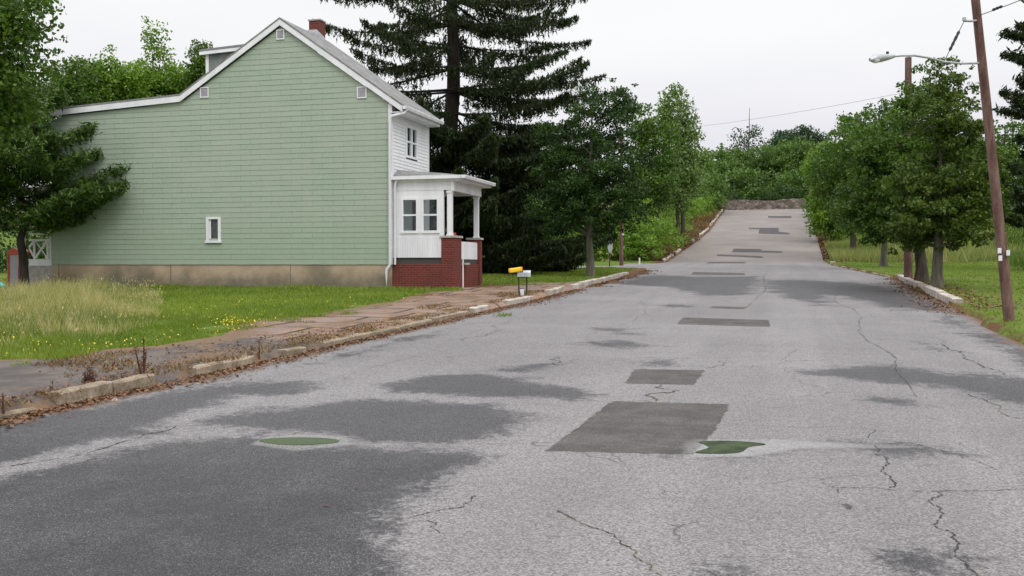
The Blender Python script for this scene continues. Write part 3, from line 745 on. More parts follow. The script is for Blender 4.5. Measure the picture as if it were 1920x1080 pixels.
# upper street window (a pair of sashes)
def vwin(parent, name, w, y0, y1, z0, z1, depth=.10):
    """window in a wall facing the street (+x)"""
    t = .06; mid = (y0+y1)/2; zm = (z0+z1)/2
    f = MB().box(w-.05, w+.035, y0-.05, y0+t, z0-.04, z1+.04).box(w-.05, w+.035, y1-t, y1+.05, z0-.04, z1+.04).box(w-.05, w+.033, y0+t, y1-t, z1-.04, z1+.04).box(w-.05, w+.045, y0+t, y1-t, z0-.04, z0+.04).box(w-.05, w+.03, mid-.05, mid+.05, z0+.04, z1-.04)
    o = f.build(name, M['white'], parent)
    MB().box(w-.03, w+.015, y0+t, mid-.05, zm-.03, zm+.03).box(w-.03, w+.015, mid+.05, y1-t, zm-.03, zm+.03).build('sash', M['white'], o)
    MB().box(w-.022, w-.016, y0+t, y1-t, z0+.04, z1-.04).build('pane', M['glass'], o)
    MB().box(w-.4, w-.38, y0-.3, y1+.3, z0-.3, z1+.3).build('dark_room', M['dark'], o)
    MB().box(w-.12, w-.11, y0+t, y0+.3, zm, z1-.02).build('curtain', M['curtain'], o)
    return o
vwin(house, 'window', W0, uv0, uv1, uz0, uz1)
# ---- porch
PE = 2.2; PX = W0+PE; Q0 = V0+.06; Q1 = V0+3.2
def sx(px): q = on_v(px, 450, Q0); return q[0]
def sz(py): return on_v(790, py, Q0)[2]
fl = sz(483)
MB().box(W0, PX-.05, Q0, Q0+.2, GZ-.3, sz(495)).box(PX-.25, PX-.05, Q0+.2, Q1, GZ-.3, sz(495)).build('porch_base', M['brick'], house)
MB().box(W0+.01, PX-.1, Q0+.04, Q1-.04, sz(495), fl).build('porch_floor', M['darkg'], house)
def side_wall(y, th, nm):
    x0, x1 = W0+.03, sx(832)
    a0, a1, c0, c1 = sx(754), sx(783), sx(792), sx(822); zt, zb_ = sz(372), sz(434)
    b = MB(); zmx = sz(357); zmn = sz(446)
    b.box(x0, x1, y, y+th, zt, zmx).box(x0, x1, y, y+th, zmn, zb_)
    for p, q in ((x0, a0), (a1, c0), (c1, x1)): b.box(p, q, y, y+th, zb_, zt)
    o = b.build('porch_side_wall', M['white'], house)
    # beaded lower panel and frieze
    for (za, zb2, xx, nm2) in ((fl, zmn-.004, x1, 'porch_panel'), (zmx, sz(338), PX-.12, 'porch_frieze')):
        s = MB(); k = x0
        while k < xx-.01:
            e = min(k+.088, xx); s.box(k, e-.008, y-.012, y+th+.01, za, zb2); k = e
        s.box(x0, xx, y, y+th, za, zb2); s.build(nm2, M['white'], house)
    for p, q in ((a0, a1), (c0, c1)):
        f = MB(); t = .045
        f.box(p-.03, p+t, y-.025, y+th, zb_-.03, zt+.03).box(q-t, q+.03, y-.025, y+th, zb_-.03, zt+.03).box(p+t, q-t, y-.024, y+th, zt-t, zt+.03).box(p-.05, q+.05, y-.04, y+th, zb_-.06, zb_+.03)
        wn = f.build('porch_window', M['white'], house)
        zm = (zb_+zt)/2
        MB().box(p+t, q-t, y-.01, y+th*.8, zm-.028, zm+.028).build('sash', M['white'], wn)
        MB().box(p+t, q-t, y+.02, y+.026, zb_+.03, zt-t).build('pane', M['glass'], wn)
    return o
side_wall(Q0, .08, 'near')
b = MB(); k = W0+.03
while k < PX-.3: b.box(k, min(k+.08, PX-.28), Q1-.1, Q1-.04, fl, sz(450)); k += .088
b.build('porch_panel', M['white'], house)
MB().box(W0+.03, PX-.12, Q1-.1, Q1-.02, sz(357), sz(338)).build('porch_frieze', M['white'], house)
MB().box(W0+.02, PX-.1, Q0+.1, Q1-.12, sz(338)-.03, sz(338)).build('porch_ceiling', M['vinyl'], house)
zmx, ztop_ = sz(357), sz(338)
s = MB(); k = Q0-.02
MB().box(PX-.12, PX-.02, Q0-.03, Q1+.0, zmx-.03, ztop_).build('porch_beam', M['white'], house)
for (y0, y1) in ((Q0-.02, Q0+.74), (Q1-.28, Q1+.02)):
    pl = MB().box(PX-.46, PX, y0, y1, GZ-.3, sz(446)).build('brick_pillar', M['brick'], house)
    MB().box(PX-.5, PX+.04, y0-.04, y1+.04, sz(446), sz(442)).build('cap', M['cap'], pl)
for y in (Q0+.0, Q1-.16):
    MB().box(PX-.26, PX-.10, y, y+.15, sz(442), zmx-.02).box(PX-.28, PX-.08, y-.02, y+.17, sz(442), sz(439)).box(PX-.28, PX-.08, y-.02, y+.17, zmx-.10, zmx-.03).build('porch_post', M['white'], house)
# street side panel between the pillars, step opening beside it
b = MB(); k = Q0+.74
while k < Q1-.3: b.box(PX-.14, PX-.08, k, min(k+.09, Q1-.28), fl-.05, sz(452)); k += .1
b.build('porch_panel', M['white'], house)
MB().tube([(PX+.03, Q0+.80, fl-.02), (PX+.03, Q0+.80, GZ)], .03, 8).build('downspout', M['white'], house)
b = MB()
for i in range(3): b.box(PX-.08, PX+.12+.22*i, Q0+.78, Q0+1.3, fl-.22*(i+1)-.02, fl-.22*(i+1)+.05) if i < 1 else None
b.build('step', M['cap'], house)
MB().box(W0+.02, W0+.06, Q0+1.9, Q0+2.75, fl, fl+2.0).build('door', M['darkg'], house)
chair = empty('porch_chair', (PX-.7, Q0+.95, fl), 'red chair standing on the porch behind the brick pillar', 'chair')
c0, c1, e0, e1 = PX-.36, PX-.16, Q0+.80, Q0+1.15
MB().box(c0, c1, e0, e1, fl+.40, fl+.44).build('seat', M['red'], chair)
b = MB()
for i in range(5): b.box(c0, c0+.03, e0+.085*i, e0+.085*i+.06, fl+.44, fl+.80)
b.box(c0-.005, c0+.035, e0, e1, fl+.80, fl+.86).build('backrest', M['red'], chair)
for x, y in ((c0, e0), (c0, e1-.04), (c1-.04, e0), (c1-.04, e1-.04)): MB().box(x, x+.04, y, y+.04, fl+.002, fl+.40).build('leg', M['red'], chair)
# porch roof: low hip
pr0, pr1 = V0-.02, Q1+.28; px1 = PX+.30; zt = sz(331); zw = on_v(760, 318, V0+.5)[2]
b = MB()
A = [(W0, pr0, zt), (px1, pr0-.1, zt), (px1, pr1, zt), (W0, pr1, zt), (W0, pr0+.55, zw), (px1-1.0, pr0+.75, zw-.12), (px1-1.0, pr1-.7, zw-.12), (W0, pr1-.5, zw)]
b.add(A+[(x, y, z-.05) for x, y, z in A[:4]], [(0, 1, 5, 4), (1, 2, 6, 5), (2, 3, 7, 6), (4, 5, 6, 7), (8, 9, 1, 0), (9, 10, 2, 1), (10, 11, 3, 2), (11, 10, 9, 8)])
pf = b.build('porch_roof', M['grey_roof'], house)
MB().box(W0, px1-.06, pr0+.01, pr0+.04, zt-.17, zt-.052).box(px1-.06, px1-.02, pr0+.01, pr1-.05, zt-.17, zt-.052).box(W0+.02, px1-.06, pr0+.04, pr1-.05, zt-.17, zt-.145).build('fascia', M['white'], pf)
gutter(px1-.02, pr0-.12, pr1, zt+.01, pf)
b = MB(); b.add([], []); 
b.box(W0+.03, px1-.02, pr0-.12, pr0-.01, zt-.1, zt+.012).build('gutter', M['white'], pf)
MB().tube([(W0+.22, V0-.06, zt-.08), (W0+.15, V0-.04, zt-.25), (W0+.13, V0-.02, zt-.4), (W0+.13, V0-.02, FT)], .038, 8).build('downspout', M['white'], house)
# back porch
bx0 = pz(30, 500)[0]; bx1 = xl
zb0 = pz(60, 497)[1]
MB().box(bx0, bx1-.02, V0+.1, V0+1.6, GZ-.3, zb0-.02).build('back_step', M['cap'], house)
b = MB(); zt_, zb_ = pz(60, 437)[1], pz(60, 486)[1]
X = lambda p: pz(p, 450)[0]
b.box(X(50), X(93), V0+.1, V0+.16, zb0-.02, zb_).box(X(50), X(93), V0+.1, V0+.17, zt_-.06, zt_).box(X(50), X(93), V0+.1, V0+.16, zt_-.3, zt_-.22)
b.box(X(89), X(93), V0+.09, V0+.18, zb_, zt_+.06).box(X(83), X(86), V0+.11, V0+.15, zb_, zt_-.3).box(X(58), X(61), V0+.11, V0+.15, zb_, zt_-.3)
b.beam((X(62), V0+.12, zb_+.05), (X(84), V0+.12, zt_-.3), .05, .07).beam((X(50), V0+.12, zb_+.45), (X(60), V0+.12, zt_-.3), .05, .07).beam((X(50), V0+.13, zb_+.4), (X(60), V0+.13, zb_+.04), .05, .05).beam((X(62), V0+.14, zt_-.3), (X(83), V0+.14, zb_+.05), .03, .03)
b.build('porch_railing', M['white'], house)
MB().box(X(31), X(39), V0+.1, V0+.25, zb0-.02, pz(30, 352)[1]).build('porch_post', M['white'], house)
MB().box(X(25), X(93), V0+.05, V0+1.7, pz(30, 358)[1], pz(30, 352)[1]).build('porch_roof', M['white'], house)

# red-topped cabinet by the back step
cx0, cx1 = X(12), X(33); zc0, zc1 = float(ground(cx0, V0))-.05, pz(20, 466)[1]
t = empty('storage_cabinet', ((cx0+cx1)/2, V0+.3, zc0), 'small grey cabinet with a rounded red lid beside the back porch at the left edge', 'cabinet')
w_ = cx1-cx0
MB().box(cx0+.03, cx1-.03, V0+.1, V0+.55, zc0+.05, zc1-.2).build('body', M['vent'], t)
b = MB(); n = 10
pr = [(cx0-.02, zc1-.22)]+[((cx0+cx1)/2-math.cos(math.pi*i/n)*(w_/2+.02), zc1-.16+.16*math.sin(math.pi*i/n)) for i in range(n+1)]+[(cx1+.02, zc1-.22)]
b.prism_y(pr[::-1], V0+.05, V0+.6).build('lid', M['red'], t)
MB().box(cx0-.03, cx0+.03, V0+.06, V0+.12, zc0, zc1-.2).box(cx1-.03, cx1+.03, V0+.06, V0+.12, zc0, zc1-.2).build('leg', M['red'], t)
tb = MB(); q = wp(2, 515, 33); q[2] = float(ground(q[0], q[1])); tb.tube([q+np.array([-.9, 0, .22]), q+np.array([-.3, .02, .30]), q+np.array([.1, .03, .2])], [.1, .16, .06], 10)
tag(tb.build('plastic_tub', M['teal'], None), 'small teal plastic object lying in the grass at the far left edge', 'plastic tub')

# ------------------------------------------------------------------ street furniture
def utility_pole(base, top, r0, r1, label, group='wooden utility poles'):
    t = empty('utility_pole', base, label, 'utility pole', group)
    a, b_ = np.array(base, float), np.array(top, float)
    m = MB(); ps = [a+(b_-a)*f for f in np.linspace(-.02, 1, 9)]; m.tube(ps, np.linspace(r0, r1, 9), 14); m.build('pole', M['pole'], t)
    return t
pb = ghit(1893, 604); D1 = pb[1]*math.cos(YAW)-pb[0]*math.sin(YAW)
ptop = wp(1803, -245, D1)
pole = utility_pole(pb, ptop, .098, .07, 'leaning reddish brown utility pole with a street lamp arm, nearest on the right')
def onpole(y): f = (604-y)/(604+245.); return pb+(ptop-pb)*f
for y, sx_ in ((470, -.6), (474, .7), (484, -.6)):
    q = onpole(y); MB().box(q[0]+sx_*.11-.03, q[0]+sx_*.11+.03, q[1]-.14, q[1]-.10, q[2]-.05, q[2]+.05).build('tag_plate', M['white'], pole)
b = MB(); q = onpole(38); br = wp(1808, 39, D1-.4); b.tube([q, (q+br)/2+np.array([0, 0, -.01]), br], .022, 6).tube([br, br+np.array([0, 0, .06])], .035, 8); b.build('bracket', M['metal'], pole)
# lamp: arm and head
arm0 = onpole(118)
lamp = empty('street_lamp', arm0, 'grey cobra head street lamp on a long curved arm from the near leaning pole', 'street lamp')
pts = [arm0, wp(1800, 119, D1-.1), wp(1770, 116, D1-.3), wp(1740, 108, D1-.5), wp(1715, 104, D1-.6), wp(1690, 104, D1-.7), wp(1672, 106, D1-.8)]
MB().tube(pts, .022, 8).build('arm', M['metal'], lamp)
hp = [wp(1676, 105, D1-.8), wp(1665, 107, D1-.85), wp(1652, 108.5, D1-.9), wp(1640, 110, D1-1), wp(1631, 112, D1-1.05)]
MB().tube(hp, [.035, .055, .075, .08, .03], 12).build('lamp_head', M['metal'], lamp)
c = wp(1642, 115, D1-1); b = MB(); 
for i in range(4):
    pass
b.tube([c+np.array([.0, 0, .03]), c, c-np.array([0, 0, .03])], [.07, .065, .03], 12).build('lens', M['vinyl'], lamp)
c = wp(1664, 102, D1-.85); MB().tube([c, c+np.array([0, 0, .05])], .025, 8).build('photocell', M['post'], lamp)
def cable(name, a, b_, sag, label, r=.008, ins=()):
    a, b_ = np.array(a), np.array(b_); n = 24; f = np.linspace(0, 1, n)[:, None]; p = a+(b_-a)*f; p[:, 2] -= sag*4*(f*(1-f))[:, 0]
    o = MB(); o.tube(p, r, 5)
    o = o.build(name, M['wire'], None); o['label'] = label; o['category'] = 'cable'
    for f0 in ins:
        c = a+(b_-a)*f0; d = (b_-a)/np.linalg.norm(b_-a)
        MB().tube([c-d*.09, c-d*.05, c, c+d*.05, c+d*.09], [.012, .03, .02, .03, .012], 8).build('insulator', M['post'], o)
    return o
cable('guy_wire', br, wp(1770, 116, D1-.3), .0, 'short stay wire with dark insulators from pole bracket to lamp arm', .007, (.35, .5, .62))
cable('span_wire', onpole(30), wp(1990, -32, D1-2), .02, 'wire with an insulator running from the near pole to upper right', .008, (.24, .28))
b2 = ghit(1703, 524); D2 = b2[1]*math.cos(YAW)-b2[0]*math.sin(YAW)
pole2 = utility_pole(b2, wp(1703, 108, D2), .16, .12, 'dark utility pole rising through the crowns of the roadside trees on the right')
b3 = ghit(1165, 499); D3 = b3[1]*math.cos(YAW)-b3[0]*math.sin(YAW)
pole3 = utility_pole(b3, wp(1166, 240, D3), .14, .10, 'brown utility pole by the left street corner beside the back of a stop sign')
q = wp(1168, 439, D3-.2); MB().box(q[0]-.06, q[0]+.06, q[1]-.02, q[1]+.02, q[2]-.07, q[2]+.07).build('tag_plate', M['white'], pole3)
cable('overhead_cable', wp(1703, 172, D2), wp(1166, 250, D3), .25, 'thin overhead cable crossing the sky above the hill road', .006)
cable('overhead_cable', wp(1166, 316, D3), wp(860, 312, D3-5), .25, 'thin low cable running left from the corner pole past the maple', .012)
# stop sign seen from behind
sb = ghit(1143, 500); Ds = sb[1]*math.cos(YAW)-sb[0]*math.sin(YAW)
t = empty('stop_sign', sb, 'octagonal traffic sign seen nearly edge on from behind at the left corner', 'sign')
zc_ = wp(1143, 461, Ds)[2]; ang = R(78)
ax = np.array([math.cos(ang), math.sin(ang), 0]); nr = np.array([math.sin(ang), -math.cos(ang), 0]); c = np.array([sb[0], sb[1], zc_])
oc = [(math.cos(R(22.5+45*i))*.46, math.sin(R(22.5+45*i))*.46) for i in range(8)]
MB().add([c+ax*a+np.array([0, 0, d])+nr*o_ for o_ in (.03, .036) for a, d in oc], [tuple(range(8)), tuple(range(15, 7, -1))]+[(i, (i+1) % 8, 8+(i+1) % 8, 8+i) for i in range(8)]).build('sign_plate', M['metal'], t)
MB().box(sb[0]-.03, sb[0]+.03, sb[1]-.025, sb[1]+.025, sb[2]-.2, zc_+.35).build('post', M['post'], t)
s_ = ghit(1199, 497); tag(MB().box(s_[0]-.05, s_[0]+.05, s_[1]-.03, s_[1]+.03, s_[2]-.1, s_[2]+.5).build('marker_stake', M['vinyl'], None, .01), 'short white marker stake in the weeds right of the corner pole', 'stake')

# mailbox
mb_ = ghit(981, 556); Dm = mb_[1]*math.cos(YAW)-mb_[0]*math.sin(YAW)
t = empty('mailbox', mb_, 'pale grey metal mailbox on thin iron posts at the kerb', 'mailbox')
def T(px, py, dd=0): return wp(px, py, Dm+dd)
L0, L1 = T(970, 513), T(994, 513); zc0, zc1 = T(980, 519)[2], T(980, 507)[2]
dx = (L1-L0)[:2]; Ln = np.linalg.norm(dx); dx = np.array([*dx/Ln, 0]); dy = np.array([-dx[1], dx[0], 0])
n = 10; hw = .085; prf = [(-hw, 0), (hw, 0)]+[(math.cos(math.pi*i/n)*hw, (zc1-zc0)-hw+math.sin(math.pi*i/n)*hw) for i in range(n+1)]
o3 = np.array([L0[0], L0[1], zc0]); k = len(prf)
MB().add([o3+dx*(Ln*e)+dy*a+np.array([0, 0, d]) for e in (0, 1) for a, d in prf], [tuple(range(k-1, -1, -1)), tuple(range(k, 2*k))]+[(i, (i+1) % k, k+(i+1) % k, k+i) for i in range(k)]).build('box', M['metal'], t)
o4 = o3+dx*Ln
MB().add([o4+dx*e+dy*a*1.05+np.array([0, 0, d*1.03-.004]) for e in (0, .012) for a, d in prf], [tuple(range(k-1, -1, -1)), tuple(range(k, 2*k))]+[(i, (i+1) % k, k+(i+1) % k, k+i) for i in range(k)]).build('door', M['vinyl'], t)
pb1 = T(972, 519); gzm = mb_[2]
p1 = np.array([pb1[0], pb1[1], gzm]); p2 = T(986, 519); 
MB().tube([(pb1[0], pb1[1], zc0), (pb1[0]+.01, pb1[1], gzm+.35), (pb1[0]+.04, pb1[1]-.02, gzm-.1)], .022, 8).build('leg', M['post'], t)
MB().tube([(p2[0], p2[1]+.1, zc0), (p2[0], p2[1]+.1, gzm-.1)], .022, 8).build('leg', M['post'], t)
MB().beam((pb1[0], pb1[1], zc0-.015), (p2[0], p2[1]+.1, zc0-.015), .14, .025).build('shelf', M['post'], t)
nb = empty('newspaper_tube', T(966, 512), 'bright yellow newspaper tube on its bracket, left of the grey mailbox', 'newspaper box')
a, b_ = T(954, 508, -.1), T(979, 504.5, -.05)
d_ = (b_-a); 
MB().beam(a, b_, .17, .13).build('tube', M['yellow'], nb, .03)
MB().beam(b_-d_*.0, b_+d_*.03, .18, .14).build('rim', M['red'], nb)
MB().beam(T(969, 510.5), T(972, 519), .03, .03).build('bracket', M['post'], nb)
c = T(979, 549, -.05); tag(MB().add([c+np.array(v_) for v_ in ((-.07, 0, .1), (.05, 0, .11), (.03, .02, -.11), (-.03, .02, -.12), (-.06, .05, .1), (.05, .05, .11), (.03, .06, -.11), (-.03, .06, -.12))], [(0, 3, 2, 1), (4, 5, 6, 7), (0, 1, 5, 4), (1, 2, 6, 5), (2, 3, 7, 6), (3, 0, 4, 7)]).build('paper_bag', M['vinyl'], None), 'small white bag left at the foot of the mailbox posts', 'bag')

# stone wall at the top of the hill
a = hit(1352, 401, 0); c = hit(1506, 393, 0)
sw = MB(); n = 26; vs = []
w0_, w1_ = a[0]-.3, c[0]+.4; v_ = 137.2
for i in range(n+1):
    f = i/n; x = w0_+(w1_-w0_)*f; y = v_+f*1.5; zz = float(prof(y)); h = 1.25+.12*math.sin(f*9)+rng.uniform(-.06, .06)
    vs += [(x, y, zz-.5), (x, y, zz+h), (x, y+.5, zz+h), (x, y+.5, zz-.5)]
sw.add(vs, [(4*i+k, 4*i+4+k, 4*i+5+k, 4*i+1+k) for i in range(n) for k in range(3)]+[(3, 2, 1, 0), (4*n, 4*n+1, 4*n+2, 4*n+3)])
tag(sw.build('stone_wall', M['stone'], None), 'low rubble stone wall across the top of the hill road', 'wall')

# ------------------------------------------------------------------ trees
mid, dark, bright, pale = M['leaf_mid'], M['leaf_dark'], M['leaf_bright'], M['leaf_pale']
E_ = px_ell
def dep(p): return p[1]*math.cos(YAW)-p[0]*math.sin(YAW)
tree('broadleaf_tree', 'dense dark broadleaf tree filling the upper left corner of the view', gbase(-190, 19), [E_(-75, 60, 165, 90, 19, 1.6), E_(-90, 160, 168, 90, 19, 1.6), E_(-20, 0, 120, 70, 19, 1), E_(-40, 235, 100, 40, 19, 1.0)], 430, 70, .40, .10, mid, M['bark'], .28, limbs=24)
tb = ghit(1107, 519); D = dep(tb)
tree('street_maple', 'leafy maple on the lawn corner left of the road', tb, [E_(1108, 330, 92, 108, D, 2.0), E_(1055, 265, 48, 65, D, 1.2), E_(1165, 225, 38, 75, D, 1), E_(1110, 220, 50, 60, D, 1.2), E_(1180, 180, 26, 52, D, .7), E_(1150, 200, 30, 60, D, .8), E_(1165, 330, 45, 80, D), E_(1040, 370, 55, 75, D), E_(1110, 390, 100, 55, D, 2), E_(1200, 300, 25, 80, D)], 420, 100, .40, .12, dark, M['barkg'], .17, 'tree', 'roadside maples', limbs=30)
tb = ghit(1757, 541); D = dep(tb); print('maple D', D)
tree('street_maple', 'right roadside maple with pale bark, nearest the kerb', tb, [E_(1785, 335, 80, 115, D, 1.8), E_(1775, 220, 70, 70, D, 1.5), E_(1835, 350, 32, 75, D, 1.2), E_(1730, 370, 70, 80, D, 1.8), E_(1762, 165, 66, 50, D, 1), E_(1790, 400, 82, 62, D, 1.8), E_(1740, 420, 80, 48, D, 1.8)], 480, 95, D*.0098, .115, M['leaf_olive'], M['barkg'], .18, 'tree', 'roadside maples', limbs=20, topf=.7)
tb = ghit(1728, 530); D = dep(tb)
tree('street_maple', 'dark trunked right roadside maple just behind the nearest one', tb, [E_(1690, 345, 85, 100, D, 2), E_(1720, 210, 42, 75, D, 1.2), E_(1650, 300, 60, 70, D, 1.4), E_(1640, 385, 60, 60, D, 1.4), E_(1690, 410, 90, 55, D, 2), E_(1620, 270, 40, 60, D, 1.2)], 380, 100, D*.0102, .125, mid, M['bark'], .22, 'tree', 'roadside maples', limbs=20, topf=.7)
tb = ghit(1657, 500); D = dep(tb)
tree('street_maple', 'farthest of the right roadside maples with a slim trunk', tb, [E_(1630, 340, 70, 105, D, 2), E_(1600, 270, 50, 60, D, 2), E_(1660, 250, 50, 60, D, 2)], 220, 80, .55, .16, mid, M['barkg'], .18, 'tree', 'roadside maples')
# trees along the right side of the hill road
for i, (bx, D, el, mt, lb) in enumerate([
  (1600, 74, [(1590, 280, 48, 62), (1570, 350, 45, 70), (1610, 370, 50, 70)], mid, 'rounded mid green tree beside the right of the hill road'),
  (1562, 88, [(1556, 330, 36, 60), (1550, 400, 34, 45)], bright, 'bright green tree overhanging the right edge of the hill road'),
  (1640, 95, [(1650, 250, 60, 55), (1690, 300, 80, 90)], dark, 'darker tree behind the right roadside maples'),
  (1880, 92, [(1890, 300, 60, 90), (1880, 380, 80, 60)], mid, 'tree at the far side of the field behind the leaning pole'),
  (1800, 110, [(1800, 330, 90, 90), (1760, 400, 90, 45)], mid, 'broad tree at the back of the right hand field')]):
    tree('broadleaf_tree', lb, gbase(bx, D), [E_(*e, D) for e in el], 190, 70, D*.0105, D*.0031, mt, M['bark'], .25, shell=.4)
# trees behind the left of the house
for bx, D, el, mt, lb, n in [
  (200, 62, [(195, 165, 42, 45), (205, 108, 16, 36), (200, 210, 60, 50), (238, 150, 28, 40), (180, 150, 50, 35)], bright, 'bright green tree with a pointed top behind the left end of the house', 170),
  (285, 64, [(292, 95, 24, 45), (280, 160, 50, 40), (300, 200, 60, 40), (284, 48, 14, 26), (305, 70, 14, 28), (250, 150, 45, 38), (330, 155, 40, 36)], bright, 'tallest thin topped tree behind the low rear roof', 170),
  (130, 60, [(135, 165, 50, 55), (110, 230, 60, 50), (150, 120, 16, 24), (165, 175, 30, 45)], mid, 'green tree between the dark corner tree and the rear roof', 130),
  (345, 66, [(345, 165, 34, 40), (330, 195, 50, 35)], bright, 'small bright tree behind the kink of the roof line', 100),
  (380, 63, [(375, 130, 22, 45), (400, 150, 30, 40)], mid, 'tree standing just left of the roof dormer', 90)]:
    tree('broadleaf_tree', lb, gbase(bx, D), [E_(*e, D) for e in el], n, 70, D*.011, D*.0032, mt, M['bark'], .2, shell=.4)
# trees left of the hill road
for bx, D, el, mt, lb, n in [
  (1225, 82, [(1225, 300, 42, 80), (1205, 240, 36, 50), (1215, 350, 50, 50)], mid, 'green tree with dark stems behind the maple on the left', 190),
  (1275, 90, [(1268, 240, 36, 68), (1285, 290, 32, 60), (1260, 180, 18, 28), (1265, 340, 50, 55)], pale, 'tall pale leaved tree left of the hill road against the sky', 200),
  (960, 58, [(950, 380, 95, 110), (1000, 430, 75, 60), (1000, 330, 45, 60)], dark, 'dark thick tree low between the spruce and the maple', 190)]:
    tree('broadleaf_tree', lb, gbase(bx, D), [E_(*e, D) for e in el], n, 66, D*.0105, D*.003, mt, M['bark'], .2, shell=.38, trunks=2 if D > 60 else 1)
# distant trees above the hill
for bx, D, el, lb in [(1495, 185, [(1470, 268, 20, 22), (1505, 255, 22, 22), (1530, 270, 22, 24)], 'dark blue green tree rising above the wood on the hilltop'),
                      (1480, 182, [(1484, 275, 18, 20), (1462, 275, 12, 18)], 'smaller dark tree at the left foot of the hilltop crown')]:
    tree('broadleaf_tree', lb, gbase(bx, D), [E_(*e, D) for e in el], 100, 60, D*.0085, D*.0024, M['leaf_blue'], M['bark'], .25, shell=.4)
tree('dying_tree', 'thin half bare tree with a broken top against the sky on the hilltop', gbase(1403, 165), [E_(1392, 262, 20, 22, 165), E_(1412, 250, 12, 22, 165), E_(1425, 275, 18, 14, 165)], 34, 26, 1.0, .36, M['leaf_blue'], M['barkg'], .25, topf=1.15, limbs=16)
# distant wood: one mass
ells = []
for x, y, rx, ry, D in [(1345, 320, 40, 40, 150), (1390, 310, 45, 35, 165), (1440, 315, 45, 42, 160), (1500, 320, 50, 55, 155), (1545, 330, 40, 60, 150), (1370, 355, 50, 40, 145), (1430, 360, 50, 35, 147), (1490, 360, 40, 40, 146), (1330, 370, 30, 45, 128), (1530, 370, 30, 45, 140), (1315, 340, 30, 50, 140)]:
    ells.append(E_(x, y, rx, ry, D, 5))
cc, P, tone = clumps(ells, 900, 75, 1.3, .35)
tag(leaves('wooded_hillside', P, .42, tone, M['leaf_wood'], None), 'dull green wood covering the hilltop behind the stone wall', 'wood', kind='stuff')
# thick brush
def brush(name, spots, n, per, rc, leaf, m, label):
    ells = []
    for w, v, h, r in spots:
        z = float(ground(w, v)); ells.append((w, v, z+h*.45, r, r, h*.6))
    cc, P, tone = clumps(ells, n, per, rc, .45)
    P = P[P[:, 2] > ground(P[:, 0], P[:, 1])-.05] if True else P
    return tag(leaves(name, P, leaf, rng.uniform(0, 1, len(P))*.6+.2, m), label, 'undergrowth', kind='stuff')
sp = [(le(v)-1.6-abs(rng.normal())*3.5, v, rng.uniform(1.6, 3.8), rng.uniform(1.2, 2.2)) for v in rng.uniform(78, 136, 90)]
brush('undergrowth', sp, 620, 60, .7, .2, M['leaf_bright'], 'weedy green undergrowth on the bank left of the hill road')
sp = [(le(v)-.4-abs(rng.normal())*1.3, v, rng.uniform(.4, 1.1), rng.uniform(.5, 1.1)) for v in rng.uniform(76.5, 136, 90)]
brush('undergrowth', sp, 420, 40, .35, .13, M['rust'], 'rusty and straw coloured weeds along the kerb of the hill road')
sp = [(w, 75+rng.uniform(-1, 6), rng.uniform(1.6, 3.4), rng.uniform(1.2, 2.2)) for w in rng.uniform(-22, -9.6, 34)]
sp = [(a, b+1, h*1.25, r_*1.1) for a, b, h, r_ in sp]
brush('undergrowth', sp, 420, 80, .6, .2, M['leaf_bright'], 'light green sumac thicket behind the corner pole')
sp = [(w, rng.uniform(76, 82), rng.uniform(2, 5), rng.uniform(1.5, 2.5)) for w in rng.uniform(-55, -22, 34)]
brush('undergrowth', sp, 330, 70, .9, .26, dark, 'dark undergrowth beneath the spruce across the side street')
sp = [(w, rng.uniform(44, 52), rng.uniform(2.5, 5), rng.uniform(1.5, 2.5)) for w in rng.uniform(-48, -31, 20)]
brush('undergrowth', sp, 220, 70, .8, .2, dark, 'dark bushes behind the back porch at the left edge')
sp = [(re_(v)+1.4+abs(rng.normal())*3, v, rng.uniform(2.5, 5.0), rng.uniform(1.2, 2.2)) for v in rng.uniform(84, 138, 50)]
brush('undergrowth', sp, 420, 70, .9, .24, M['leaf_bright'], 'dense bushes leaning over the right edge of the hill road')
sp = [(w, rng.uniform(100, 125), rng.uniform(4, 9), rng.uniform(2, 4)) for w in rng.uniform(12, 75, 40)]
brush('undergrowth', sp, 420, 70, 1.4, .36, mid, 'tree line of bushes at the back of the right field')
sp = [(w, rng.uniform(141, 146), rng.uniform(2.2, 4), rng.uniform(1.5, 2.5)) for w in rng.uniform(-14, 6, 26)]
brush('undergrowth', sp, 200, 60, .9, .3, dark, 'dark scrub growing just over the stone wall')
sp = [(w, 68+rng.uniform(0, 8), rng.uniform(.6, 1.3), rng.uniform(.5, 1.1)) for w in rng.uniform(-45, -12.5, 90)]
brush('undergrowth', sp, 260, 40, .35, .12, M['hay'], 'dry weeds along the far side of the cross street')

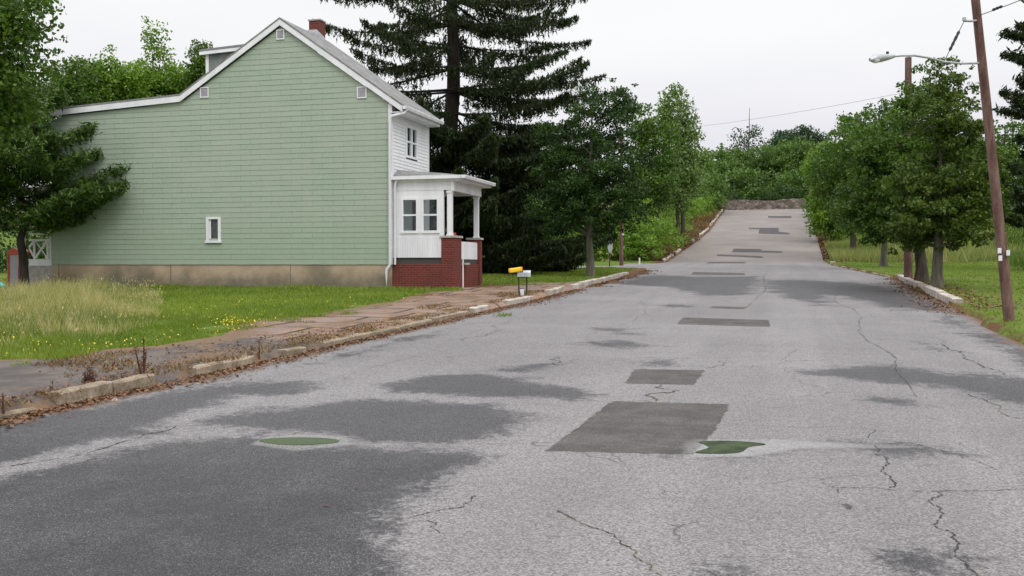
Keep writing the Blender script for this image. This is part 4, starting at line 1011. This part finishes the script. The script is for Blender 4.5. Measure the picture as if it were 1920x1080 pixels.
# norway spruce
def spruce(name, label, base, H, reach, z_lo, mt, strand=.6, levels=26, seed=0, tr=.42, nb=(5, 8), needle=.17, droop=True, zmax=None, dens=1.0, rise=.08, spread=.26, low=None, cone=False):
    r = np.random.default_rng(seed)
    base = np.array(base, float); base[2] = float(ground(base[0], base[1]))-.1
    t = empty(name, base, label, 'tree')
    b = MB(); tp = np.array([base+np.array([r.normal()*.03*k, r.normal()*.03*k, H*k/12]) for k in range(13)]); b.tube(tp, tr*np.linspace(1.15, .04, 13), 12)
    C = []
    zs = z_lo+(H-z_lo)*np.linspace(0, .98, levels)**1.05
    for z in zs:
        f = (z/H); R0 = reach*np.interp(f, [0, .15, .5, .75, 1], [1.0, 1.05, 1.0, .75, .05] if not cone else [.7, .9, 1.0, .62, .1])
        dn = dens*(np.interp(z, [low[0]*.8, low[0]*1.2], [low[1], 1]) if low else 1)
        for k in range(r.integers(*nb)+(6 if low and z < low[0] else 0)):
            a = r.uniform(0, 2*math.pi); L = R0*r.uniform(.65, 1.12); d = np.array([math.cos(a), math.sin(a), 0]); s = np.array([base[0], base[1], base[2]+z+r.uniform(-.1, .1)])
            n = 12; tt = np.linspace(0, 1, n)
            zz = L*(r.uniform(-.17, .0)*tt-.10*tt*(1-tt)+.09*tt**4) if droop else L*(rise*tt+.12*tt**2)
            side = np.array([-d[1], d[0], 0]); bend = r.normal()*.06
            p = s+d*(L*tt)[:, None]+side*(bend*L*tt**2)[:, None]; p[:, 2] += zz
            b.tube(p, tr*.16*(L/reach)*np.linspace(1, .12, n), 5, False)
            m_ = int(L*34*dn); u = r.uniform(.12, 1, m_)**.8; q = np.stack([np.interp(u, tt, p[:, j]) for j in range(3)], -1)
            wdt = L*spread*(1-u)**.6*np.minimum(1, u*4)+.06          # secondary twigs fan out
            off = r.uniform(-1, 1, m_)*wdt; q += side*off[:, None]; q[:, 2] -= np.abs(off)*.12
            if droop:
                ln = strand*r.uniform(.25, 1.25, m_)*np.interp(u, [0, .8, 1], [1, .9, .55])
                for j in range(6):
                    x = q.copy(); x[:, 2] -= ln*(j/5.); x[:, :2] += r.normal(0, .035, (m_, 2)); C.append(x[r.uniform(0, 1, m_) < 1-.1*j])
            else:
                for j in range(5):
                    x = q+r.normal(0, strand*.35, (m_, 3)); x[:, 2] += .05; C.append(x)
    C = np.concatenate(C)
    n = len(C)
    a = r.normal(size=(n, 3))*np.array([.45, .45, 1.0 if droop else .5]); a /= np.linalg.norm(a, axis=1)[:, None]
    bb = np.cross(a, r.normal(size=(n, 3))); bb /= np.linalg.norm(bb, axis=1)[:, None]+1e-9
    s = (needle*r.uniform(.6, 1.4, n))[:, None]
    V = np.stack([C-a*s, C+bb*s*.24, C+a*s, C-bb*s*.24], 1).reshape(-1, 3)
    npmesh('foliage', V, np.arange(4*n).reshape(n, 4), mt, t, {'tone': ('FACE', r.uniform(0, 1, n))})
    b.build('trunk', M['barkd'], t)
    return t
spruce('norway_spruce', 'huge dark spruce with drooping branches behind the house', gbase(850, 53), 29, 7.8, .8, M['needle'], .50, 25, 3, .46, needle=.13, nb=(7, 11), dens=1.0, spread=.15, low=(8.0, 2.6))
spruce('norway_spruce', 'dark spruce whose branch tips enter at the right edge', gbase(1995, 48), 20, 2.9, 2.0, M['needle'], .3, 26, 9, .35, droop=False, dens=1.2)
spruce('young_pine', 'young dark tree with layered boughs in front of the left end of the green wall', ghit(46, 541), 7.4, 4.0, 2.2, M['needle_l'],   .30, 14, 21, .15, (5, 7), .11, False, dens=1.9, rise=.2, cone=True)

# ------------------------------------------------------------------ grass and small plants
def blades(name, X, Y, h, wd, lean, tone, m, label, cat='grass', zoff=0):
    n = len(X); Z = ground(X, Y)-.01+zoff; a = rng.uniform(0, 2*math.pi, n); c, s = np.cos(a)*wd/2, np.sin(a)*wd/2
    la = rng.uniform(0, 2*math.pi, n); lx, ly = np.cos(la)*lean*h, np.sin(la)*lean*h
    V = np.stack([np.stack([X-c, Y-s, Z], -1), np.stack([X+c, Y+s, Z], -1), np.stack([X+lx, Y+ly, Z+h], -1)], 1).reshape(-1, 3)
    return tag(npmesh(name, V, np.arange(3*n).reshape(n, 3), m, None, {'tone': ('FACE', np.clip(tone, 0, 1))}), label, cat, kind='stuff')
def vnoise(x, y, s, seed=0):
    r = np.random.default_rng(seed); g = r.uniform(0, 1, (64, 64)); x = np.asarray(x)/s; y = np.asarray(y)/s
    xi, yi = np.floor(x).astype(int), np.floor(y).astype(int); fx, fy = x-xi, y-yi; fx = fx*fx*(3-2*fx); fy = fy*fy*(3-2*fy)
    G = lambda i, j: g[i % 64, j % 64]
    return (G(xi, yi)*(1-fx)+G(xi+1, yi)*fx)*(1-fy)+(G(xi, yi+1)*(1-fx)+G(xi+1, yi+1)*fx)*fy
# left lawn
n = 330000
Y = 7.5*(31.7/7.5)**rng.uniform(0, 1, n); X = rng.uniform(-30, -8.4, n)
ed = lawn_edge(Y)+(vnoise(X, Y, .5, 4)-.5)*1.3+(vnoise(X, Y, 1.7, 44)-.5)*1.1
ok = (X < ed) & (X > -Y*.82-1.5)
X, Y = X[ok], Y[ok]; k = len(X); vn = vnoise(X, Y, 1.3, 5); 
hh = rng.uniform(.04, .10, k)*(.7+vn*.8)*(1+.3*(Y > 25))
blades('lawn', X, Y, hh, .010+.0007*Y, .6, rng.uniform(0, .75, k)*.6+vn*.42+.25*(vnoise(X, Y, .35, 19)-.5)+.2*(vnoise(X, Y, 5, 9)-.4), M['grass'], 'mown green lawn in front of the green wall')
# tufts on the paving
n = 42000; Y = rng.uniform(7, 31, n); X = rng.uniform(-11.5, -7.0, n)
ok = ((vnoise(X, Y*.8, .9, 8)+.25*vnoise(X, Y, .25, 18) > .84) | ((X > le(Y)-.55) & (vnoise(X, Y, .5, 28) > .45))) & (X > lawn_edge(Y))
X, Y = X[ok], Y[ok]; k = len(X)
blades('paving_weeds', X, Y, rng.uniform(.02, .08, k), .02, .9, rng.uniform(.0, 1, k), M['rust'], 'dry weeds growing out of the broken paving', zoff=.02)
# tall hay on the left
n = 80000
A = [ghit(*p) for p in ((-20, 655), (100, 640), (240, 602), (262, 565), (240, 545), (-20, 545))]
poly = [(p[0], p[1]) for p in A]+[(-30, 30), (-22, 10)]
Y = rng.uniform(11, 31, n); X = rng.uniform(-26, -10, n)
s = poly_sdf(X, Y, [(p[0], p[1]) for p in A]); ok = (s < 1.6*(vnoise(X, Y, .9, 2)-.55)+.6*(rng.uniform(0, 1, n)-.5)) | ((X < -Y*.5) & (Y > 14) & (s < .6))
X, Y, s = X[ok], Y[ok], s[ok]; k = len(X); vn = vnoise(X, Y, 1.6, 12)
blades('tall_grass', X, Y, rng.uniform(.12, .62, k)*(.45+1.0*vnoise(X, Y, .5, 14))*np.clip(.45-s*.5, .35, 1), .016, .45, np.clip(vnoise(X, Y, .9, 12)*1.3-.25, 0, 1)*.75+rng.uniform(0, .35, k), M['hay'], 'tall tan and green uncut grass at the left of the lawn')
ok = rng.uniform(0, 1, k) < .10; X, Y = X[ok], Y[ok]; C = np.stack([X, Y, ground(X, Y)+rng.uniform(.2, .55, len(X))*np.clip(vnoise(X, Y, .5, 14)*1.4, .3, 1)], -1); m_ = len(C)
a = rng.normal(size=(m_, 3))*.35; a[:, 2] = 1; a *= .032; b_ = rng.normal(size=(m_, 3)); b_[:, 2] = 0; b_ *= .008
tag(npmesh('seed_heads', np.stack([C-a, C+b_, C+a, C-b_], 1).reshape(-1, 3), np.arange(4*m_).reshape(m_, 4), M['hay'], None, {'tone': ('FACE', rng.uniform(.5, 1, m_))}), 'tan seed heads of the uncut grass at the left', 'grass', kind='stuff')
# far left lawn beside the road, and right verge
n = 90000; Y = rng.uniform(34.5, 57, n); X = rng.uniform(-34, -7.2, n)
ok = (X < le(Y)-.35-.5*vnoise(X, Y, .7, 31)) & ~((X < W0+.2) & (Y < V0+HW+.1)); X, Y = X[ok], Y[ok]; k = len(X)
blades('lawn', X, Y, rng.uniform(.04, .09, k), .045, .6, rng.uniform(.0, .5, k)+.35*vnoise(X, Y, 2, 3), M['grass'], 'mown lawn corner beyond the porch, by the kerb')
n = 190000; Y = rng.uniform(15, 100, n); X = rng.uniform(3.3, 45, n)
d = X-re_(Y); bare = vnoise(X, Y, 1.4, 77)
ok = (d > .0+.35*vnoise(X, Y, .45, 33)*(Y < 45)) & (X < .9*Y+2) & ~((d < 3.2) & (bare > .62) & (Y > 24)) & ~((np.abs(X-6.9) < .55) & (Y < 30) & (vnoise(X, Y, .7, 34) < .7)); X, Y = X[ok], Y[ok]; k = len(X)
far = smooth(0, 1, (X-8.5-(Y-30)*.10)/2.5); kk = rng.uniform(0, 1, k) > far; XF, YF = X[~kk], Y[~kk]; X, Y, bare = X[kk], Y[kk], None; k = len(X); far = np.zeros(k); kf = len(XF)
blades('field_grass', XF, YF, rng.uniform(.2, .7, kf)*(.5+vnoise(XF, YF, 2, 21)), .10, .5, vnoise(XF, YF, 4, 36)*.5+rng.uniform(0, .45, kf), M['field'], 'rough green field beyond the mown verge on the right')
blades('verge_grass', X, Y, rng.uniform(.04, .10, k)*(1+7*far*vnoise(X, Y, 2, 21)), .035+.05*far, .6, (rng.uniform(0, .5, k)+.4*vnoise(X, Y, 3, 36))*(1-.8*far), M['grass'], 'green verge and field grass on the right of the road')
n = 9000; Y = rng.uniform(70, 84, n); X = re_(Y)+.4+rng.uniform(0, 1, n)**1.5*12; ok = np.ones(n, bool)
blades('tall_grass', X, Y, rng.uniform(.3, 1.1, n), .07, .4, vnoise(X, Y, 2, 40)*.35+rng.uniform(0, .3, n), M['hay'], 'tall pale weeds at the foot of the hill road on the right')
# flowers
n = 1000; Y = 9*(26/9)**rng.uniform(0, 1, n); X = lawn_edge(Y)-rng.uniform(0, 1, n)**1.6*4
ok = vnoise(X, Y, .8, 55) > .52; X, Y = X[ok], Y[ok]
c1 = ghit(450, 614); X = np.concatenate([X, c1[0]+rng.normal(0, .25, 130)]); Y = np.concatenate([Y, c1[1]+rng.normal(0, .35, 130)])
V, Fc = quads(np.stack([X, Y, ground(X, Y)+rng.uniform(.07, .16, len(X))], -1), .028, 3, .9)
tag(npmesh('yellow_flowers', V, Fc, M['flower']), 'small yellow wildflowers dotted over the lawn by the paving', 'flowers', kind='stuff')
# litter along the kerbs
def litter(v0, v1, wf, n, spread, side, label, size=.045):
    Y = rng.uniform(v0, v1, n); off = np.abs(rng.normal(0, spread, n))*(.4+vnoise(Y, Y*0, 1.1, 61)); X = wf(Y)+side*(off-.05)
    onroad = (X > le(Y)-.05) & (X < re_(Y)+.05)
    Z = np.where(onroad, prof(Y)+.012, ground(X, Y)+.03)+rng.uniform(0, .02, n)
    C = np.stack([X, Y, Z], -1); m_ = len(C); a = rng.uniform(0, 2*math.pi, m_); s_ = (size*rng.uniform(.4, 1.4, m_))[:, None]
    u = np.stack([np.cos(a), np.sin(a), rng.normal(0, .35, m_)], -1)*s_*.5; w = np.stack([-np.sin(a), np.cos(a), rng.normal(0, .35, m_)], -1)*s_*.35
    V = np.stack([C-u, C-w, C+u, C+w], 1).reshape(-1, 3)
    return tag(npmesh('leaf_litter', V, np.arange(4*m_).reshape(m_, 4), M['litter'], None, {'tone': ('FACE', rng.uniform(0, .97, m_))}), label, 'leaf litter', kind='stuff')
litter(6, 34, le, 11000, .24, 1, 'rusty brown leaf litter lying in the left gutter')
litter(7, 17, lambda v: le(v)-.2, 2600, .8, -1, 'dead leaves and straw scattered on the broken left paving', .04)
litter(36, 56, le, 4000, .3, 1, 'brown litter in the gutter by the far left kerb', .07)
litter(24, 47, lambda v: re_(v)+.3, 2500, .6, 1, 'brown leaf litter around the right maples', .07)
litter(24, 45, re_, 3000, .35, -1, 'brown litter in the right gutter under the maples', .06)
litter(76, 137, le, 7000, .7, -1, 'rusty dead weeds along the kerb of the hill road', .16)
litter(78, 100, re_, 2500, .5, 1, 'rusty dead weeds on the right edge of the hill road', .16)
# dead stalks
def stalk(px, py, ptop, label, stems, group='dead weed stalks along the near kerb'):
    p = ghit(px, py); D = p[1]*math.cos(YAW)-p[0]*math.sin(YAW); H = wp(px, ptop, D)[2]-p[2]
    b = MB()
    for k in range(stems):
        h = H*(1 if k == 0 else rng.uniform(.3, .8)); o = np.array([rng.normal(0, .035*(k > 0)), rng.normal(0, .03*(k > 0)), 0]); ln = rng.normal(0, .12, 2)*(k > 0)
        pts = [p+o+np.array([ln[0]*h*f, ln[1]*h*f, h*f-.03]) for f in (0, .3, .6, 1)]
        b.tube(pts, [.016, .013, .009, .003] if stems < 12 else [.011, .009, .006, .003], 6)
        for j in range(int(26*h/.4)):
            f = rng.uniform(.1, .98); s0 = p+o+np.array([ln[0]*h*f, ln[1]*h*f, h*f]); d = rng.normal(size=3); d[2] = abs(d[2])*.8; d /= np.linalg.norm(d)
            b.tube([s0, s0+d*rng.uniform(.015, .07)], [.005, .0025], 3, False)
    o = b.build('dead_weed', M['weed'], None); return tag(o, label, 'weed', group)
stalk(270, 707, 628, 'tallest dead brown weed stalk, behind the end of the pale kerb stone', 3)
stalk(165, 722, 680, 'clump of several dead brown stalks behind the first kerb stone', 14)
stalk(486, 683, 636, 'single thick dark stalk standing at the end of the low kerb stone', 1)
stalk(6, 770, 730, 'short dark stalk at the left edge of the view', 1)
stalk(98, 740, 718, 'small brown stalk leaning at the near end of the first kerb stone', 2)
# stones and leaves lying on the road
for (x, y, s, lb) in ((215, 751, .035, 'pale pebble lying on the damp road near the left gutter'), ):
    p = hit(x, y); n = 8; b = MB(); b.tube([p+np.array([0, 0, -.005]), p+np.array([0, 0, s*.4]), p+np.array([0, 0, s*.7])], [s, s*.9, s*.3], 8)
    tag(b.build('pebble', M['kerbw'], None), lb, 'stone')
for (x, y, lb) in ((611, 950, 'dark red leaf lying on the damp road, the nearer of two'), (668, 917, 'dark red leaf lying on the damp road, the farther of two')):
    p = hit(x, y); b = MB(); a = .022
    b.add([p+np.array(q) for q in ((-a, 0, .006), (0, -.012, .01), (a, .002, .012), (a*.3, .014, .016), (-a*.5, .012, .012))], [(0, 1, 2, 3, 4)])
    M['rl'] = M.get('rl') or prin('red_leaf', (.09, .02, .012), .6)
    tag(b.build('fallen_leaf', M['rl'], None), lb, 'leaf', 'leaves on the road')
for (x, y) in ((945, 592),):
    p = hit(x, y); X = p[0]+rng.normal(0, .1, 120); Y = p[1]+rng.normal(0, .2, 120)
    o = blades('weed_tuft', X, Y, rng.uniform(.03, .1, 120), .02, .8, rng.uniform(0, .7, 120), M['grass'], 'small green weed tuft growing in the road before the mailbox', 'weed', zoff=.30)
# tree stump like lumps near right verge
p = ghit(1803, 609)
b = MB(); b.tube([p+np.array([0, 0, -.05]), p+np.array([0, 0, .08]), p+np.array([.02, 0, .14])], [.3, .24, .1], 9)
tag(b.build('rubble_lump', M['cap'], None), 'grey lump of broken asphalt in the grass near the leaning pole', 'rubble')

# ------------------------------------------------------------------ light, sky, camera
wd = bpy.data.worlds.new('World'); bpy.context.scene.world = wd; wd.use_nodes = True
t = NT(wd); t.n.clear(); out = t.new('ShaderNodeOutputWorld'); bg = t.new('ShaderNodeBackground')
SE, SR = R(48), R(135)
sky = t.new('ShaderNodeTexSky'); sky.sky_type = 'NISHITA'; sky.sun_disc = False; sky.sun_elevation = SE; sky.sun_rotation = SR
tc = t.new('ShaderNodeTexCoord'); sxn = t.new('ShaderNodeSeparateXYZ'); t.l.new(tc.outputs['Generated'], sxn.inputs[0]); Zd = sxn.outputs['Z']
mp = t.new('ShaderNodeMapping'); mp.inputs['Scale'].default_value = (1, 1, 3); t.l.new(tc.outputs['Generated'], mp.inputs[0])
nz = t.noise(2.2, 5, .55, mp.outputs[0])
low = t.mix(t.rng(nz, .35, .65), (.72, .71, .785), (.83, .82, .86))
cl = t.mix(t.rng(Zd, .08, .24), low, t.mix(t.rng(nz, .3, .7), (.90, .90, .91), (.955, .953, .955)))
cl = t.mix(t.rng(Zd, .32, 1.0, sm=False), cl, (2.3, 2.32, 2.4))
sc = t.mix(1.0, sky.outputs[0], (.10, .10, .10), 'MULTIPLY')
fin = t.mix(.96, sc, cl)
t.l.new(fin, bg.inputs[0]); bg.inputs[1].default_value = 1.0; t.l.new(bg.outputs[0], out.inputs[0])
sun = bpy.data.lights.new('sun', 'SUN'); sun.energy = 1.1; sun.angle = R(22); sun.color = (1, .97, .93)
so = bpy.data.objects.new('sun', sun); col.objects.link(so); so.rotation_euler = (R(90)-SE, 0, R(180)-SR+R(0)); so['kind'] = 'structure'
cam = bpy.data.cameras.new('camera'); cam.sensor_width = 36; cam.lens = F/1920*36; cam.clip_end = 3000
co = bpy.data.objects.new('camera', cam); col.objects.link(co); co.location = (0, 0, CAMH); co.rotation_euler = (R(90)-PITCH, 0, YAW)
scn = bpy.context.scene; scn.camera = co
scn.view_settings.view_transform = 'Standard'; scn.view_settings.look = 'None'; scn.view_settings.exposure = .08; scn.view_settings.gamma = 1
